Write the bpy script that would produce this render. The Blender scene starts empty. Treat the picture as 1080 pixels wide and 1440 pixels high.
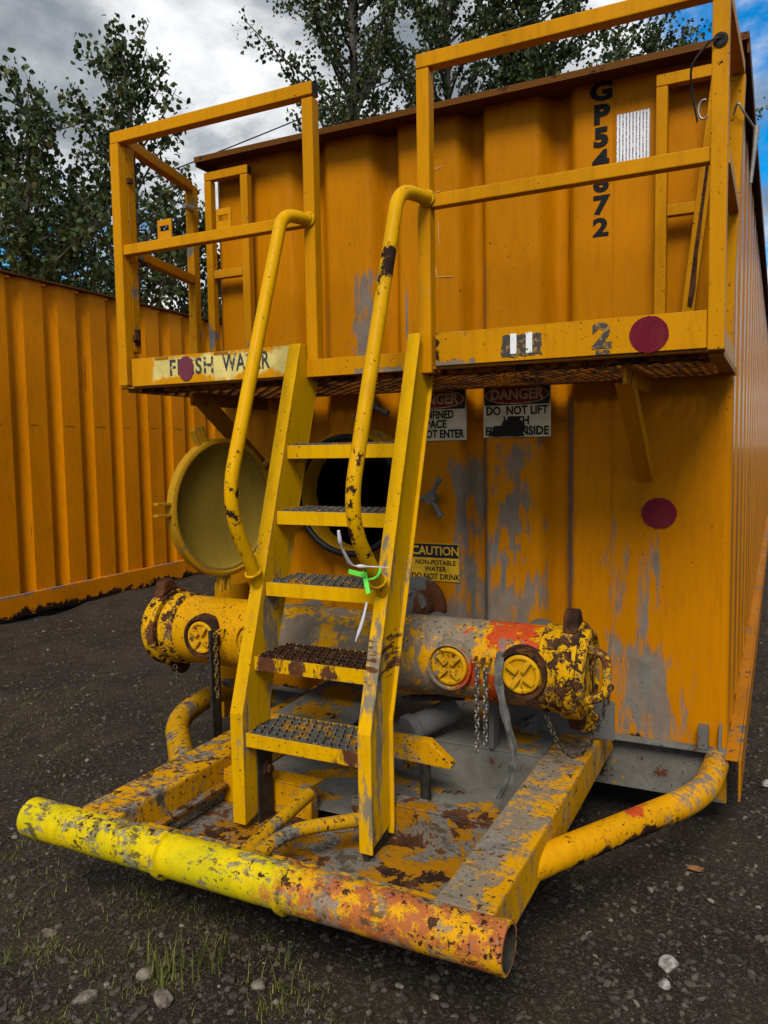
import bpy, bmesh, math, random
import numpy as np
from mathutils import Vector, Matrix

sc = bpy.context.scene
col = sc.collection
R = math.radians
rng = random.Random(7)
nr = np.random.default_rng(11)

# ------------------------------------------------------------------ camera
cd = bpy.data.cameras.new('camera')
cam = bpy.data.objects.new('camera', cd)
col.objects.link(cam)
cam.matrix_world = Matrix(((0.8946, -0.0208, 0.4463, 2.6017),
                           (0.4465, 0.0770, -0.8914, -3.3355),
                           (-0.0158, 0.9968, 0.0782, 1.5333),
                           (0, 0, 0, 1)))
cd.sensor_fit = 'VERTICAL'
cd.sensor_height = 36
cd.lens = 1111.3 / 1440 * 36
cd.clip_end = 600
sc.camera = cam

# ------------------------------------------------------------------ sky, sun, exposure
SUN_EL, SUN_AZ = 46.0, 165.0          # degrees; azimuth clockwise from +Y
w = bpy.data.worlds.new('World')
sc.world = w
w.use_nodes = True
nt = w.node_tree
for n in list(nt.nodes):
    nt.nodes.remove(n)


def NN(tree, t, **kw):
    n = tree.nodes.new(t)
    for k, v in kw.items():
        setattr(n, k, v)
    return n


def setup_world():
    L = nt.links.new
    out = NN(nt, 'ShaderNodeOutputWorld')
    bg = NN(nt, 'ShaderNodeBackground')
    bg.inputs['Strength'].default_value = 0.05
    sky = NN(nt, 'ShaderNodeTexSky', sky_type='NISHITA', sun_disc=False)
    sky.sun_elevation = R(SUN_EL)
    sky.sun_rotation = R(SUN_AZ)
    tc = NN(nt, 'ShaderNodeTexCoord')
    sp = NN(nt, 'ShaderNodeSeparateXYZ')
    L(tc.outputs['Generated'], sp.inputs[0])

    def m(op, a, b=None):
        n = NN(nt, 'ShaderNodeMath', operation=op)
        for i, v in enumerate((a, b)):
            if v is None:
                continue
            if isinstance(v, (int, float)):
                n.inputs[i].default_value = v
            else:
                L(v, n.inputs[i])
        return n.outputs[0]
    z = m('ADD', m('MAXIMUM', sp.outputs['Z'], 0.0), 0.22)
    u = m('DIVIDE', sp.outputs['X'], z)
    v = m('DIVIDE', sp.outputs['Y'], z)
    cb = NN(nt, 'ShaderNodeCombineXYZ')
    L(u, cb.inputs[0]); L(v, cb.inputs[1])
    mp = NN(nt, 'ShaderNodeMapping')
    mp.inputs['Location'].default_value = (11.48, 0.26, 1.08)
    L(cb.outputs[0], mp.inputs[0])

    def noise(scale, det, rough=0.55, dist=0.0, off=None):
        n = NN(nt, 'ShaderNodeTexNoise')
        n.inputs['Scale'].default_value = scale
        n.inputs['Detail'].default_value = det
        n.inputs['Roughness'].default_value = rough
        n.inputs['Distortion'].default_value = dist
        if off:
            m2 = NN(nt, 'ShaderNodeMapping')
            m2.inputs['Location'].default_value = off
            L(mp.outputs[0], m2.inputs[0]); L(m2.outputs[0], n.inputs['Vector'])
        else:
            L(mp.outputs[0], n.inputs['Vector'])
        return n.outputs['Fac']

    def ramp(f, lo, hi, a=0.0, b=1.0):
        n = NN(nt, 'ShaderNodeMapRange', interpolation_type='SMOOTHSTEP')
        n.inputs[1].default_value = lo; n.inputs[2].default_value = hi
        n.inputs[3].default_value = a; n.inputs[4].default_value = b
        L(f, n.inputs[0])
        return n.outputs[0]
    cover = ramp(noise(1.1, 9, 0.58, 0.25), 0.40, 0.50)
    dens = ramp(noise(1.7, 8, 0.6, 0.3, (5.2, 1.3, 2.0)), 0.40, 0.67)
    cr = NN(nt, 'ShaderNodeValToRGB')
    e = cr.color_ramp.elements
    e[0].position = 0.0; e[0].color = (7.6, 7.7, 7.8, 1)
    e[1].position = 1.0; e[1].color = (1.6, 1.85, 2.15, 1)
    k = e.new(0.52); k.color = (3.5, 3.75, 4.0, 1)
    L(dens, cr.inputs[0])
    hs = NN(nt, 'ShaderNodeHueSaturation')
    hs.inputs['Saturation'].default_value = 1.7
    hs.inputs['Value'].default_value = 1.35
    L(sky.outputs[0], hs.inputs['Color'])
    mx = NN(nt, 'ShaderNodeMix', data_type='RGBA')
    L(cover, mx.inputs[0]); L(hs.outputs[0], mx.inputs[6]); L(cr.outputs[0], mx.inputs[7])
    L(mx.outputs[2], bg.inputs['Color'])
    L(bg.outputs[0], out.inputs[0])


setup_world()
sd = bpy.data.lights.new('sun', 'SUN')
sd.energy = 1.5
sd.angle = R(24)
sd.color = (1.0, 0.95, 0.87)
sun = bpy.data.objects.new('sun', sd)
col.objects.link(sun)
sv = Vector((math.sin(R(SUN_AZ)) * math.cos(R(SUN_EL)), math.cos(R(SUN_AZ)) * math.cos(R(SUN_EL)), math.sin(R(SUN_EL))))
sun.rotation_euler = sv.to_track_quat('Z', 'Y').to_euler()
sun.location = sv * 60
sc.view_settings.view_transform = 'Standard'
sc.view_settings.look = 'None'
sc.view_settings.gamma = 1
sc.view_settings.exposure = 1.42
sc.view_settings.use_curve_mapping = False


# ------------------------------------------------------------------ materials
class MT:
    """small wrapper that builds a node material"""
    def __init__(s, name):
        s.m = bpy.data.materials.new(name)
        s.m.use_nodes = True
        s.t = s.m.node_tree
        s.b = s.t.nodes['Principled BSDF']
        s.out = s.t.nodes['Material Output']
        s.L = s.t.links.new
        g = NN(s.t, 'ShaderNodeNewGeometry')
        s.pos = g.outputs['Position']
        s.geo = g
        s._sep = None

    def sep(s):
        if s._sep is None:
            n = NN(s.t, 'ShaderNodeSeparateXYZ')
            s.L(s.pos, n.inputs[0])
            s._sep = n.outputs
        return s._sep

    def math(s, op, a, b=None, c=None, clamp=False):
        n = NN(s.t, 'ShaderNodeMath', operation=op, use_clamp=clamp)
        for i, v in enumerate((a, b, c)):
            if v is None:
                continue
            if isinstance(v, (int, float)):
                n.inputs[i].default_value = v
            else:
                s.L(v, n.inputs[i])
        return n.outputs[0]

    def noise(s, scale, det=6, rough=0.6, off=(0, 0, 0), stretch=(1, 1, 1), dist=0.0):
        mp = NN(s.t, 'ShaderNodeMapping')
        mp.inputs['Location'].default_value = off
        mp.inputs['Scale'].default_value = stretch
        s.L(s.pos, mp.inputs[0])
        n = NN(s.t, 'ShaderNodeTexNoise')
        n.inputs['Scale'].default_value = scale
        n.inputs['Detail'].default_value = det
        n.inputs['Roughness'].default_value = rough
        n.inputs['Distortion'].default_value = dist
        s.L(mp.outputs[0], n.inputs['Vector'])
        return n.outputs['Fac']

    def step(s, f, lo, hi, a=0.0, b=1.0):
        n = NN(s.t, 'ShaderNodeMapRange', interpolation_type='SMOOTHSTEP')
        n.inputs[1].default_value = lo; n.inputs[2].default_value = hi
        n.inputs[3].default_value = a; n.inputs[4].default_value = b
        s.L(f, n.inputs[0])
        return n.outputs[0]

    def mix(s, f, a, b):
        n = NN(s.t, 'ShaderNodeMix', data_type='RGBA')
        for i, v in ((0, f), (6, a), (7, b)):
            if isinstance(v, tuple):
                n.inputs[i].default_value = v if len(v) == 4 else (*v, 1)
            elif isinstance(v, (int, float)):
                n.inputs[i].default_value = v
            else:
                s.L(v, n.inputs[i])
        return n.outputs[2]

    def box(s, xr=None, zr=None, yr=None, soft=0.05, n=None, amp=1.0):
        """soft box mask whose outline is broken up by a noise"""
        S = s.sep()
        cur = None
        for ax, r in ((0, xr), (1, yr), (2, zr)):
            if r is None:
                continue
            a = s.math('SUBTRACT', S[ax], r[0])
            b = s.math('SUBTRACT', r[1], S[ax])
            d = s.math('DIVIDE', s.math('MINIMUM', a, b), soft)
            cur = d if cur is None else s.math('MINIMUM', cur, d)
        cur = s.math('MINIMUM', cur, 1.0)
        if n is not None:
            cur = s.math('ADD', cur, s.math('MULTIPLY', s.math('SUBTRACT', n, 0.5), amp * 8))
        return cur

    def bump(s, h, dist=0.002, strength=0.6, chain=None):
        b = NN(s.t, 'ShaderNodeBump')
        b.inputs['Strength'].default_value = strength
        b.inputs['Distance'].default_value = dist
        s.L(h, b.inputs['Height'])
        if chain is not None:
            s.L(chain, b.inputs['Normal'])
        return b.outputs[0]

    def set(s, **kw):
        for k, v in kw.items():
            k = k.replace('_', ' ')
            i = s.b.inputs[k]
            if isinstance(v, (int, float)):
                i.default_value = v
            elif isinstance(v, tuple):
                i.default_value = v if len(v) == 4 else (*v, 1)
            else:
                s.L(v, i)


GREY = (0.148, 0.141, 0.120)
RUST = (0.022, 0.012, 0.008)
BROWN = (0.09, 0.035, 0.015)
RED = (0.42, 0.055, 0.012)


def paint(name, base, grey=None, chip=None, top=0.0, edge=0.5, spots=0.68, dirt=0.5, fade=0.22, rough=0.42,
          patches=(), scale=1.0, base_fn=None, bump=0.0015, spec=0.045, scuff=0.0):
    """weathered paint: faded coat, worn to grey primer, chipped down to dark rust.
    grey / chip are noise thresholds (lower = more); top lowers them on surfaces that face up."""
    M = MT(name)
    seed = (hash_name(name) % 97) * 0.37
    nA = M.noise(5.5 * scale, 9, 0.68, (seed, 1.3, 2.0), (1, 1, 0.8))
    nB = M.noise(13.0 * scale, 12, 0.70, (3.1, seed, 7.0), dist=0.3)
    nS = M.noise(85, 2, 0.5, (1.0, seed, 2.0))
    nL = M.noise(1.6, 4, 0.55, (seed, 5.0, 1.0), (1, 1, 0.45))
    nF = M.noise(40, 5, 0.6, (seed, 0, 0), (1, 1, 0.15))
    up = None
    if top:
        sn = NN(M.t, 'ShaderNodeSeparateXYZ')
        M.L(M.geo.outputs['True Normal'], sn.inputs[0])
        up = M.math('MULTIPLY', M.math('MAXIMUM', sn.outputs[2], 0.0), top)
    if base:
        base = tuple(c_ * 0.66 for c_ in base)
    b0 = base_fn(M) if base_fn else base
    dark = tuple(c * (1 - fade) for c in base) if not base_fn else None
    if base_fn:
        c = M.mix(M.step(nL, 0.35, 0.7, 0, fade), b0, (0.25, 0.11, 0.01))
    else:
        c = M.mix(M.step(nL, 0.35, 0.68), b0, dark)
    # grime streaks in the paint
    c = M.mix(M.math('MULTIPLY', M.step(nF, 0.44, 0.72), 0.42 * dirt), c, (0.13, 0.05, 0.003))
    height = None

    def layer(c, mask, colr, nn, vary):
        cc = M.mix(M.step(nn, 0.3, 0.7), colr, tuple(x * vary for x in colr))
        return M.mix(mask, c, cc)
    masks = []
    if grey is not None:
        f = M.math('ADD', nA, up) if up is not None else nA
        mk = M.step(f, grey, grey + 0.022)
        c = layer(c, mk, GREY, nB, 0.62)
        masks.append(mk)
    for p in patches:
        kind = p[0]
        nx = M.noise(p[5] if len(p) > 5 else 9, 9, 0.7, (seed + 2.0, 1.7, p[1][0] if p[1] else 0.0), p[6] if len(p) > 6 else (1, 1, 0.45))
        f = M.box(p[1], p[2], None, p[3], nx, p[4])
        if len(p) > 7:
            f = M.math('SUBTRACT', f, p[7])
        f = M.math('ADD', f, M.math('MULTIPLY', M.math('SUBTRACT', nF, 0.5), 3.2 if p[0] == 'grey' else 1.0))
        mk = M.step(f, 0.25, 1.05 if p[0] == 'grey' else 0.7)
        if p[0] == 'grey':
            mk = M.math('MULTIPLY', mk, 0.88)
        colr = {'grey': GREY, 'rust': RUST, 'red': RED, 'brown': BROWN, 'black': (0.012, 0.012, 0.012), 'cream': (0.62, 0.50, 0.16),
                'yellow': (0.82, 0.42, 0.002)}[kind]
        c = layer(c, mk, colr, nB, 0.7)
        masks.append(mk)
    if scuff:
        nU = M.noise(55, 8, 0.75, (seed, 3.0, 1.0), (0.45, 1, 1))
        fu = M.math('ADD', M.math('ADD', nU, M.math('MULTIPLY', M.math('SUBTRACT', nA, 0.5), 1.1)), up if up is not None else 0.0)
        mk = M.math('MULTIPLY', M.step(fu, 0.60 - scuff * 0.1, 0.66 - scuff * 0.1), 0.85)
        c = M.mix(mk, c, M.mix(M.step(nB, 0.42, 0.56), (0.05, 0.034, 0.018), (0.19, 0.17, 0.13)))
        masks.append(M.math('MULTIPLY', mk, 0.5))
    if chip is not None:
        f = M.math('ADD', nB, up) if up is not None else nB
        mk = M.step(f, chip, chip + 0.012)
        c = M.mix(mk, c, M.mix(M.step(nA, 0.4, 0.6), RUST, BROWN))
        masks.append(mk)
    if spots is not None:
        mk = M.math('MULTIPLY', M.step(nS, spots, spots + 0.03), M.step(nL, 0.42, 0.55))
        c = M.mix(mk, c, RUST)
        masks.append(mk)
    if edge:
        bv = NN(M.t, 'ShaderNodeBevel', samples=3)
        bv.inputs['Radius'].default_value = 0.007
        dp = NN(M.t, 'ShaderNodeVectorMath', operation='DOT_PRODUCT')
        M.L(bv.outputs[0], dp.inputs[0]); M.L(M.geo.outputs['True Normal'], dp.inputs[1])
        e = M.math('SUBTRACT', 1.0, dp.outputs['Value'])
        ee = M.math('ADD', M.math('MULTIPLY', e, 1.4), M.math('MULTIPLY', M.math('SUBTRACT', nB, 0.62), 3.0))
        mk = M.math('MULTIPLY', M.step(ee, 0.12, 0.2), edge, clamp=True)
        c = M.mix(mk, c, M.mix(M.step(nA, 0.47, 0.5), GREY, RUST))
        masks.append(mk)
    tot = masks[0] if masks else None
    for mk in masks[1:]:
        tot = M.math('MAXIMUM', tot, mk)
    M.set(Base_Color=c)
    if tot is not None:
        M.set(Roughness=M.math('ADD', rough, M.math('MULTIPLY', tot, 0.35)))
        h = M.math('SUBTRACT', M.math('MULTIPLY', nF, 0.12), tot)
        M.set(Normal=M.bump(h, bump, 0.7))
    else:
        M.set(Roughness=rough)
    M.b.inputs['Specular IOR Level'].default_value = spec
    return M.m


def hash_name(s):
    h = 0
    for ch in s:
        h = (h * 31 + ord(ch)) % 100003
    return h


ORANGE = (0.61, 0.215, 0.0003)

V3 = (1, 1, 0.35)
mat = {}
mat['wall'] = paint('orange_wall_paint', ORANGE, None, 0.76, edge=0.0, spots=0.715, rough=0.42, fade=0.14, patches=[
    ('grey', (0.785, 0.925), (1.93, 2.36), 0.05, 0.75),
    ('grey', (0.585, 0.655), (1.90, 2.26), 0.03, 0.6),
    ('grey', (1.418, 1.442), (2.03, 2.36), 0.008, 0.15),
    ('grey', (1.055, 1.075), (2.03, 2.3), 0.008, 0.3),
    ('grey', (1.405, 1.45), (0.4, 1.62), 0.012, 0.22),
    ('grey', (1.775, 1.835), (0.3, 1.76), 0.02, 0.3),
    ('grey', (1.47, 1.665), (1.36, 1.56), 0.07, 0.95, 8),
    ('grey', (1.45, 1.67), (1.0, 1.40), 0.10, 1.0, 12),
    ('grey', (1.26, 1.43), (0.9, 1.5), 0.07, 0.9, 10),
    ('grey', (1.2, 1.72), (0.2, 1.02), 0.12, 0.75, 7),
    ('grey', (2.05, 2.17), (0.3, 1.10), 0.08, 0.75, 8, (1, 1, 0.2)),
    ('grey', (1.98, 2.28), (0.3, 0.74), 0.10, 0.65, 8, (1, 1, 0.25)),
    ('rust', (0.2, 2.4), (0.28, 0.335), 0.03, 0.7), ('grey', (0.9, 2.3), (0.25, 1.35), 0.3, 0.9, 10, (1, 1, 0.12), 1.15), ('brown', (0.3, 2.4), (1.1, 2.95), 0.4, 1.0, 16, (1, 1, 0.06), 2.0),
])
mat['side'] = paint('orange_side_paint', ORANGE, None, 0.76, edge=0.0, rough=0.24, fade=0.15, spots=0.71, spec=0.22)
mat['neighbour'] = paint('orange_neighbour_paint', (0.96, 0.31, 0.0005), None, 0.735, edge=0.0, rough=0.45, fade=0.2, spots=0.69, patches=[('brown', (-6, -3), (0.3, 3.0), 0.5, 1.0, 15, (1, 1, 0.05), 1.9)])
mat['neighbour_base'] = paint('orange_base_paint', (0.90, 0.29, 0.0005), None, 0.72, edge=0.0, rough=0.5, fade=0.2,
                              patches=[('rust', None, (-0.2, 0.062), 0.05, 0.9, 7, (1, 1, 1)), ('grey', None, (0.192, 0.3), 0.02, 0.9, 3, (1, 1, 1))])
mat['side_rail'] = paint('side_rail_paint', (0.55, 0.19, 0.001), 0.57, 0.62, edge=0.5, rough=0.5)
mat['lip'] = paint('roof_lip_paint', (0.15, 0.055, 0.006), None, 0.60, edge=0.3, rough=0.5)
mat['rail'] = paint('railing_paint', (0.72, 0.30, 0.0012), 0.725, 0.715, edge=0.45, rough=0.4, fade=0.2, spots=0.695)
mat['gate'] = paint('worn_railing_paint', (0.60, 0.25, 0.0015), 0.60, 0.66, edge=0.6, rough=0.45, fade=0.2, spots=0.66)
mat['tube'] = paint('handrail_paint', (0.84, 0.43, 0.001), None, 0.69, edge=0.0, rough=0.36, fade=0.12, spots=0.69,
                    patches=[('rust', (0.8, 1.6), (1.05, 1.52), 0.2, 1.6, 26, (1, 1, 0.8), 1.1), ('rust', (1.44, 1.56), (2.05, 2.2), 0.05, 0.75, 20, (1, 1, 0.7))])
mat['stringer'] = paint('stringer_paint', (0.86, 0.455, 0.0006), 0.66, 0.70, edge=0.75, rough=0.36, fade=0.18, spots=0.69,
                        patches=[('grey', (0.985, 1.01), (0.2, 1.02), 0.3, 1.1, 5, (1, 1, 0.5)), ('grey', (1.486, 1.6), (0.2, 1.1), 0.3, 1.2, 6, (1, 1, 0.3)),
                                 ('brown', (1.42, 1.49), (0.80, 0.94), 0.05, 0.8, 18, (0.4, 0.4, 2.5))])
mat['tread'] = paint('tread_paint', (0.86, 0.455, 0.0006), 0.70, 0.70, edge=0.8, rough=0.4, spots=0.65,
                     patches=[('brown', (1.0, 1.5), (0.74, 0.86), 0.12, 1.0, 9), ('brown', (1.34, 1.5), (0.5, 0.62), 0.06, 0.6, 9)])
mat['grip'] = paint('worn_grip_steel', (0.62, 0.30, 0.01), 0.43, 0.60, edge=0.6, rough=0.5, scale=2.2)
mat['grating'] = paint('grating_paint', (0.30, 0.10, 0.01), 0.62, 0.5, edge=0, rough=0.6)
mat['toe'] = paint('toe_board_paint', (0.72, 0.30, 0.0012), None, 0.72, edge=0.5, rough=0.42, fade=0.2,
                   patches=[('cream', (0.22, 0.95), (1.826, 1.95), 0.05, 0.45, 6, (1, 1, 1)), ('grey', (1.5, 1.68), (1.81, 1.842), 0.012, 0.6, 14, (1, 1, 1)),
                            ('grey', (1.2, 1.4), (1.80, 1.835), 0.01, 0.7, 12, (1, 1, 1)), ('rust', (1.5, 1.545), (1.84, 1.95), 0.02, 0.9, 14, (1, 1, 1))])
mat['brace'] = paint('strut_paint', (0.42, 0.17, 0.005), None, 0.66, edge=0.6, rough=0.45)
mat['skid'] = paint('skid_paint', (0.80, 0.37, 0.002), 0.63, 0.64, top=0.03, scuff=0.12, edge=0.55, rough=0.5, fade=0.2, scale=0.85, spots=0.64,
                    patches=[('grey', (1.74, 2.02), None, 0.1, 0.6, 6, (1, 1, 1))])
mat['skid_left'] = paint('left_skid_paint', (0.76, 0.36, 0.002), 0.60, 0.60, top=0.045, scuff=0.5, edge=0.5, rough=0.5, fade=0.25, scale=1.6, spots=0.62)
mat['pan'] = paint('drip_pan_paint', (0.42, 0.18, 0.006), 0.50, 0.53, edge=0.5, scuff=0.8, rough=0.6, fade=0.35, scale=0.75, spots=0.6)
mat['deck'] = paint('bare_deck_paint', (0.56, 0.26, 0.01), 0.42, 0.62, edge=0.5, rough=0.6, scale=0.8)


def bumper_base(M):
    S = M.sep()
    n = M.noise(7, 6, 0.65, (4, 2, 1))
    lime = M.mix(M.step(n, 0.4, 0.62), (0.53, 0.39, 0.002), (0.42, 0.35, 0.005))
    wob = M.math('ADD', S[0], M.math('MULTIPLY', M.math('SUBTRACT', M.noise(14, 10, 0.72, (1, 1, 8)), 0.5), 0.9))
    pink = M.mix(M.step(M.noise(17, 12, 0.74, (9, 2, 4)), 0.44, 0.53), (0.52, 0.25, 0.004), (0.32, 0.09, 0.027))
    return M.mix(M.step(wob, 1.34, 1.50), lime, pink)


mat['bumper'] = paint('bumper_paint', None, 0.66, 0.625, top=0.05, edge=0.3, scuff=0.35, rough=0.48, scale=1.5, spots=0.61, base_fn=bumper_base, fade=0.15)
mat['pipe'] = paint('brace_pipe_paint', (0.80, 0.36, 0.0015), 0.665, 0.655, edge=0.0, rough=0.42, fade=0.2, spots=0.62,
                    patches=[('grey', (2.3, 2.5), (0.28, 0.4), 0.08, 0.7), ('red', (2.17, 2.23), (0.33, 0.37), 0.02, 0.7), ('rust', (2.0, 2.34), (0.235, 0.305), 0.035, 0.8, 10, (1, 1, 1), 0.25)])
mat['pipe_left'] = paint('left_brace_pipe_paint', (0.70, 0.36, 0.006), 0.55, 0.59, edge=0.0, scuff=0.4, rough=0.5, fade=0.2, scale=1.4)
mat['manifold'] = paint('manifold_paint', (0.80, 0.38, 0.002), 0.66, 0.665, edge=0.0, rough=0.5, scale=1.5, spots=0.63, patches=[
    ('grey', (0.68, 1.74), None, 0.10, 0.8, 8, (1, 1, 1)),
    ('red', (1.63, 1.93), None, 0.09, 1.7, 12, (1, 1, 1), 0.45), ('red', (1.66, 1.90), (0.80, 0.92), 0.04, 1.2, 12, (1, 1, 1), 0.2),
    ('grey', (1.72, 1.93), (0.60, 0.87), 0.04, 0.75, 10, (1, 1, 1)),
    ('red', (1.60, 1.68), (0.70, 0.80), 0.04, 0.6, 9, (1, 1, 1))])
mat['cap'] = paint('rusted_cap_paint', (0.82, 0.42, 0.002), 0.70, 0.505, edge=0.4, scuff=0.4, rough=0.5, scale=1.7, spots=0.6)
mat['plug'] = paint('plug_paint', (0.74, 0.38, 0.006), 0.60, 0.60, edge=0.7, rough=0.45, scale=2.5, spots=0.6)
mat['boss'] = paint('rusted_boss', (0.12, 0.05, 0.015), 0.66, 0.44, edge=0.2, rough=0.6, scale=2)
mat['door'] = paint('manway_door_inside', (0.36, 0.245, 0.035), None, 0.76, edge=0.0, rough=0.55, fade=0.35, spots=0.7)
mat['door_rim'] = paint('manway_door_rim', (0.58, 0.30, 0.012), 0.60, 0.68, edge=0.4, rough=0.5, scale=1.5)
mat['patch_red'] = paint('purple_dot_paint', (0.19, 0.012, 0.032), None, 0.70, edge=0, rough=0.5, spots=0.66, patches=[('yellow', (2.0, 2.4), (1.0, 2.2), 0.3, 1.0, 38, (1, 1, 1), 1.95)])
mat['patch_red_light'] = paint('faded_purple_dot_paint', (0.20, 0.05, 0.075), None, None, edge=0, rough=0.6, spots=None)


def simple(name, colr, rough=0.6, metal=0.0, var=0.25, scale=20, bump=0.0):
    M = MT(name)
    n = M.noise(scale, 5, 0.6)
    M.set(Base_Color=M.mix(M.step(n, 0.35, 0.65), colr, tuple(x * (1 - var) for x in colr)), Roughness=rough, Metallic=metal)
    M.b.inputs['Specular IOR Level'].default_value = 0.2
    if bump:
        M.set(Normal=M.bump(n, bump, 0.8))
    return M.m


mat['black'] = simple('black_lettering', (0.006, 0.006, 0.006), 0.8)
mat['stencil'] = (lambda M: (M.set(Base_Color=M.mix(M.step(M.noise(30, 6, 0.7), 0.55, 0.6), (0.02, 0.022, 0.024), (0.55, 0.42, 0.13)), Roughness=0.6), M.m)[1])(MT('stencil_ink'))
mat['smear'] = (lambda M: (M.set(Base_Color=M.mix(M.step(M.noise(70, 6, 0.7), 0.52, 0.56), (0.02, 0.017, 0.01), (0.22, 0.11, 0.01)), Roughness=0.6), M.m)[1])(MT('worn_black_mark'))
mat['white'] = (lambda M: (M.set(Base_Color=M.mix(M.step(M.noise(45, 6, 0.7), 0.58, 0.62), (0.62, 0.62, 0.6), (0.03, 0.03, 0.03)), Roughness=0.6), M.m)[1])(MT('scuffed_white_paint'))
mat['sign_white'] = simple('sign_cream', (0.46, 0.42, 0.31), 0.5, var=0.2, scale=9)
mat['sign_black'] = simple('sign_black', (0.012, 0.013, 0.02), 0.45)
mat['sign_red'] = simple('sign_red', (0.20, 0.014, 0.02), 0.45)
mat['sign_letter'] = simple('sign_letter_cream', (0.50, 0.40, 0.24), 0.5, scale=40)
mat['sign_yellow'] = simple('sign_yellow', (0.55, 0.31, 0.01), 0.5, var=0.35, scale=12)
mat['tar'] = simple('black_tar', (0.012, 0.011, 0.010), 0.75, scale=80, bump=0.004)
mat['tape'] = simple('white_tape', (0.55, 0.52, 0.52), 0.5)
mat['green_plastic'] = simple('green_plastic', (0.12, 0.62, 0.06), 0.35, var=0.1)
mat['chain'] = simple('galvanised_chain', (0.19, 0.18, 0.155), 0.5, 0.6, 0.6, 60)
mat['chain_dark'] = simple('rusty_chain', (0.07, 0.055, 0.04), 0.6, 0.3, 0.6, 60)
mat['chain_yellow'] = simple('painted_chain', (0.16, 0.10, 0.03), 0.6, 0.2, 0.75, 35)
mat['strap'] = simple('grey_strap', (0.10, 0.095, 0.085), 0.7, 0.0, 0.6, 25, 0.003)
mat['wire'] = simple('steel_wire', (0.30, 0.29, 0.27), 0.4, 0.7)
mat['darksteel'] = simple('dark_rusty_steel', (0.035, 0.028, 0.022), 0.65, 0.2, 0.5, 30)
mat['rubber'] = simple('black_gasket', (0.012, 0.012, 0.012), 0.45)
mat['greysteel'] = paint('grey_primer_steel', (0.17, 0.17, 0.16), None, 0.66, edge=0.3, rough=0.6, patches=())
mat['interior'] = simple('painted_interior_shade', (0.035, 0.03, 0.022), 0.7)  # dark colour standing in for the shade seen through the manway
mat['cable'] = simple('black_cable', (0.01, 0.01, 0.01), 0.6)
mat['chalk'] = simple('faint_chalk', (0.48, 0.33, 0.13), 0.9)
mat['rock_tan'] = simple('tan_rock', (0.17, 0.14, 0.105), 0.9, 0, 0.6, 40, 0.006)
mat['rock'] = simple('pale_rock', (0.34, 0.31, 0.27), 0.85, 0, 0.6, 45, 0.006)
mat['deadleaf'] = simple('brown_leaf', (0.22, 0.10, 0.035), 0.7, 0, 0.4, 60)


def label_sheet():
    M = MT('printed_sheet')
    S = M.sep()
    fx = M.math('FRACT', M.math('MULTIPLY', S[0], 78.0))
    colm = M.math('MULTIPLY', M.step(fx, 0.28, 0.36), M.math('SUBTRACT', 1.0, M.step(fx, 0.72, 0.8)))
    n = M.noise(1.0, 2, 0.5, (0, 0, 0), (130, 1, 420))
    f = M.math('MULTIPLY', colm, M.step(n, 0.40, 0.5))
    M.set(Base_Color=M.mix(f, (0.66, 0.66, 0.68), (0.05, 0.05, 0.06)), Roughness=0.35)
    return M.m


mat['label'] = label_sheet()


def ground_mat():
    M = MT('dark_dirt')
    a = M.noise(0.55, 6, 0.6)
    b = M.noise(6, 8, 0.7, (3, 1, 0))
    c = M.noise(70, 6, 0.75, (1, 5, 0))
    d = M.noise(190, 3, 0.6, (2, 2, 0))
    k = M.mix(M.step(b, 0.35, 0.7), (0.017, 0.0115, 0.0068), (0.046, 0.032, 0.0195))
    k = M.mix(M.step(a, 0.4, 0.65), k, (0.029, 0.021, 0.0135))
    k = M.mix(M.step(M.noise(1.9, 7, 0.65, (8, 3, 0)), 0.44, 0.60, 0, 0.75), k, (0.010, 0.0072, 0.0048))
    k = M.mix(M.step(c, 0.50, 0.66), k, (0.095, 0.073, 0.050))
    k = M.mix(M.step(d, 0.42, 0.3), k, (0.007, 0.005, 0.0035))
    g = M.noise(330, 3, 0.6, (7, 2, 3))
    k = M.mix(M.step(g, 0.60, 0.68), k, (0.16, 0.135, 0.10))
    M.set(Base_Color=k, Roughness=0.95)
    M.b.inputs['Specular IOR Level'].default_value = 0.15
    h = M.math('ADD', M.math('MULTIPLY', c, 1.0), M.math('MULTIPLY', d, 0.6))
    M.set(Normal=M.bump(h, 0.012, 1.0))
    return M.m


mat['ground'] = ground_mat()


def gravel_mat():
    M = MT('gravel_stone')
    cr = NN(M.t, 'ShaderNodeValToRGB')
    e = cr.color_ramp.elements
    e[0].color = (0.014, 0.0095, 0.006, 1)
    e[1].color = (0.23, 0.195, 0.15, 1); e[1].position = 1.0
    k = e.new(0.55); k.color = (0.044, 0.031, 0.0205, 1)
    k = e.new(0.955); k.color = (0.085, 0.068, 0.05, 1)
    M.L(M.geo.outputs['Random Per Island'], cr.inputs[0])
    n = M.noise(120, 4, 0.6)
    M.set(Base_Color=M.mix(M.step(n, 0.3, 0.7, 0, 0.5), cr.outputs[0], (0.03, 0.025, 0.02)), Roughness=0.9)
    return M.m


mat['gravel'] = gravel_mat()


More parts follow.
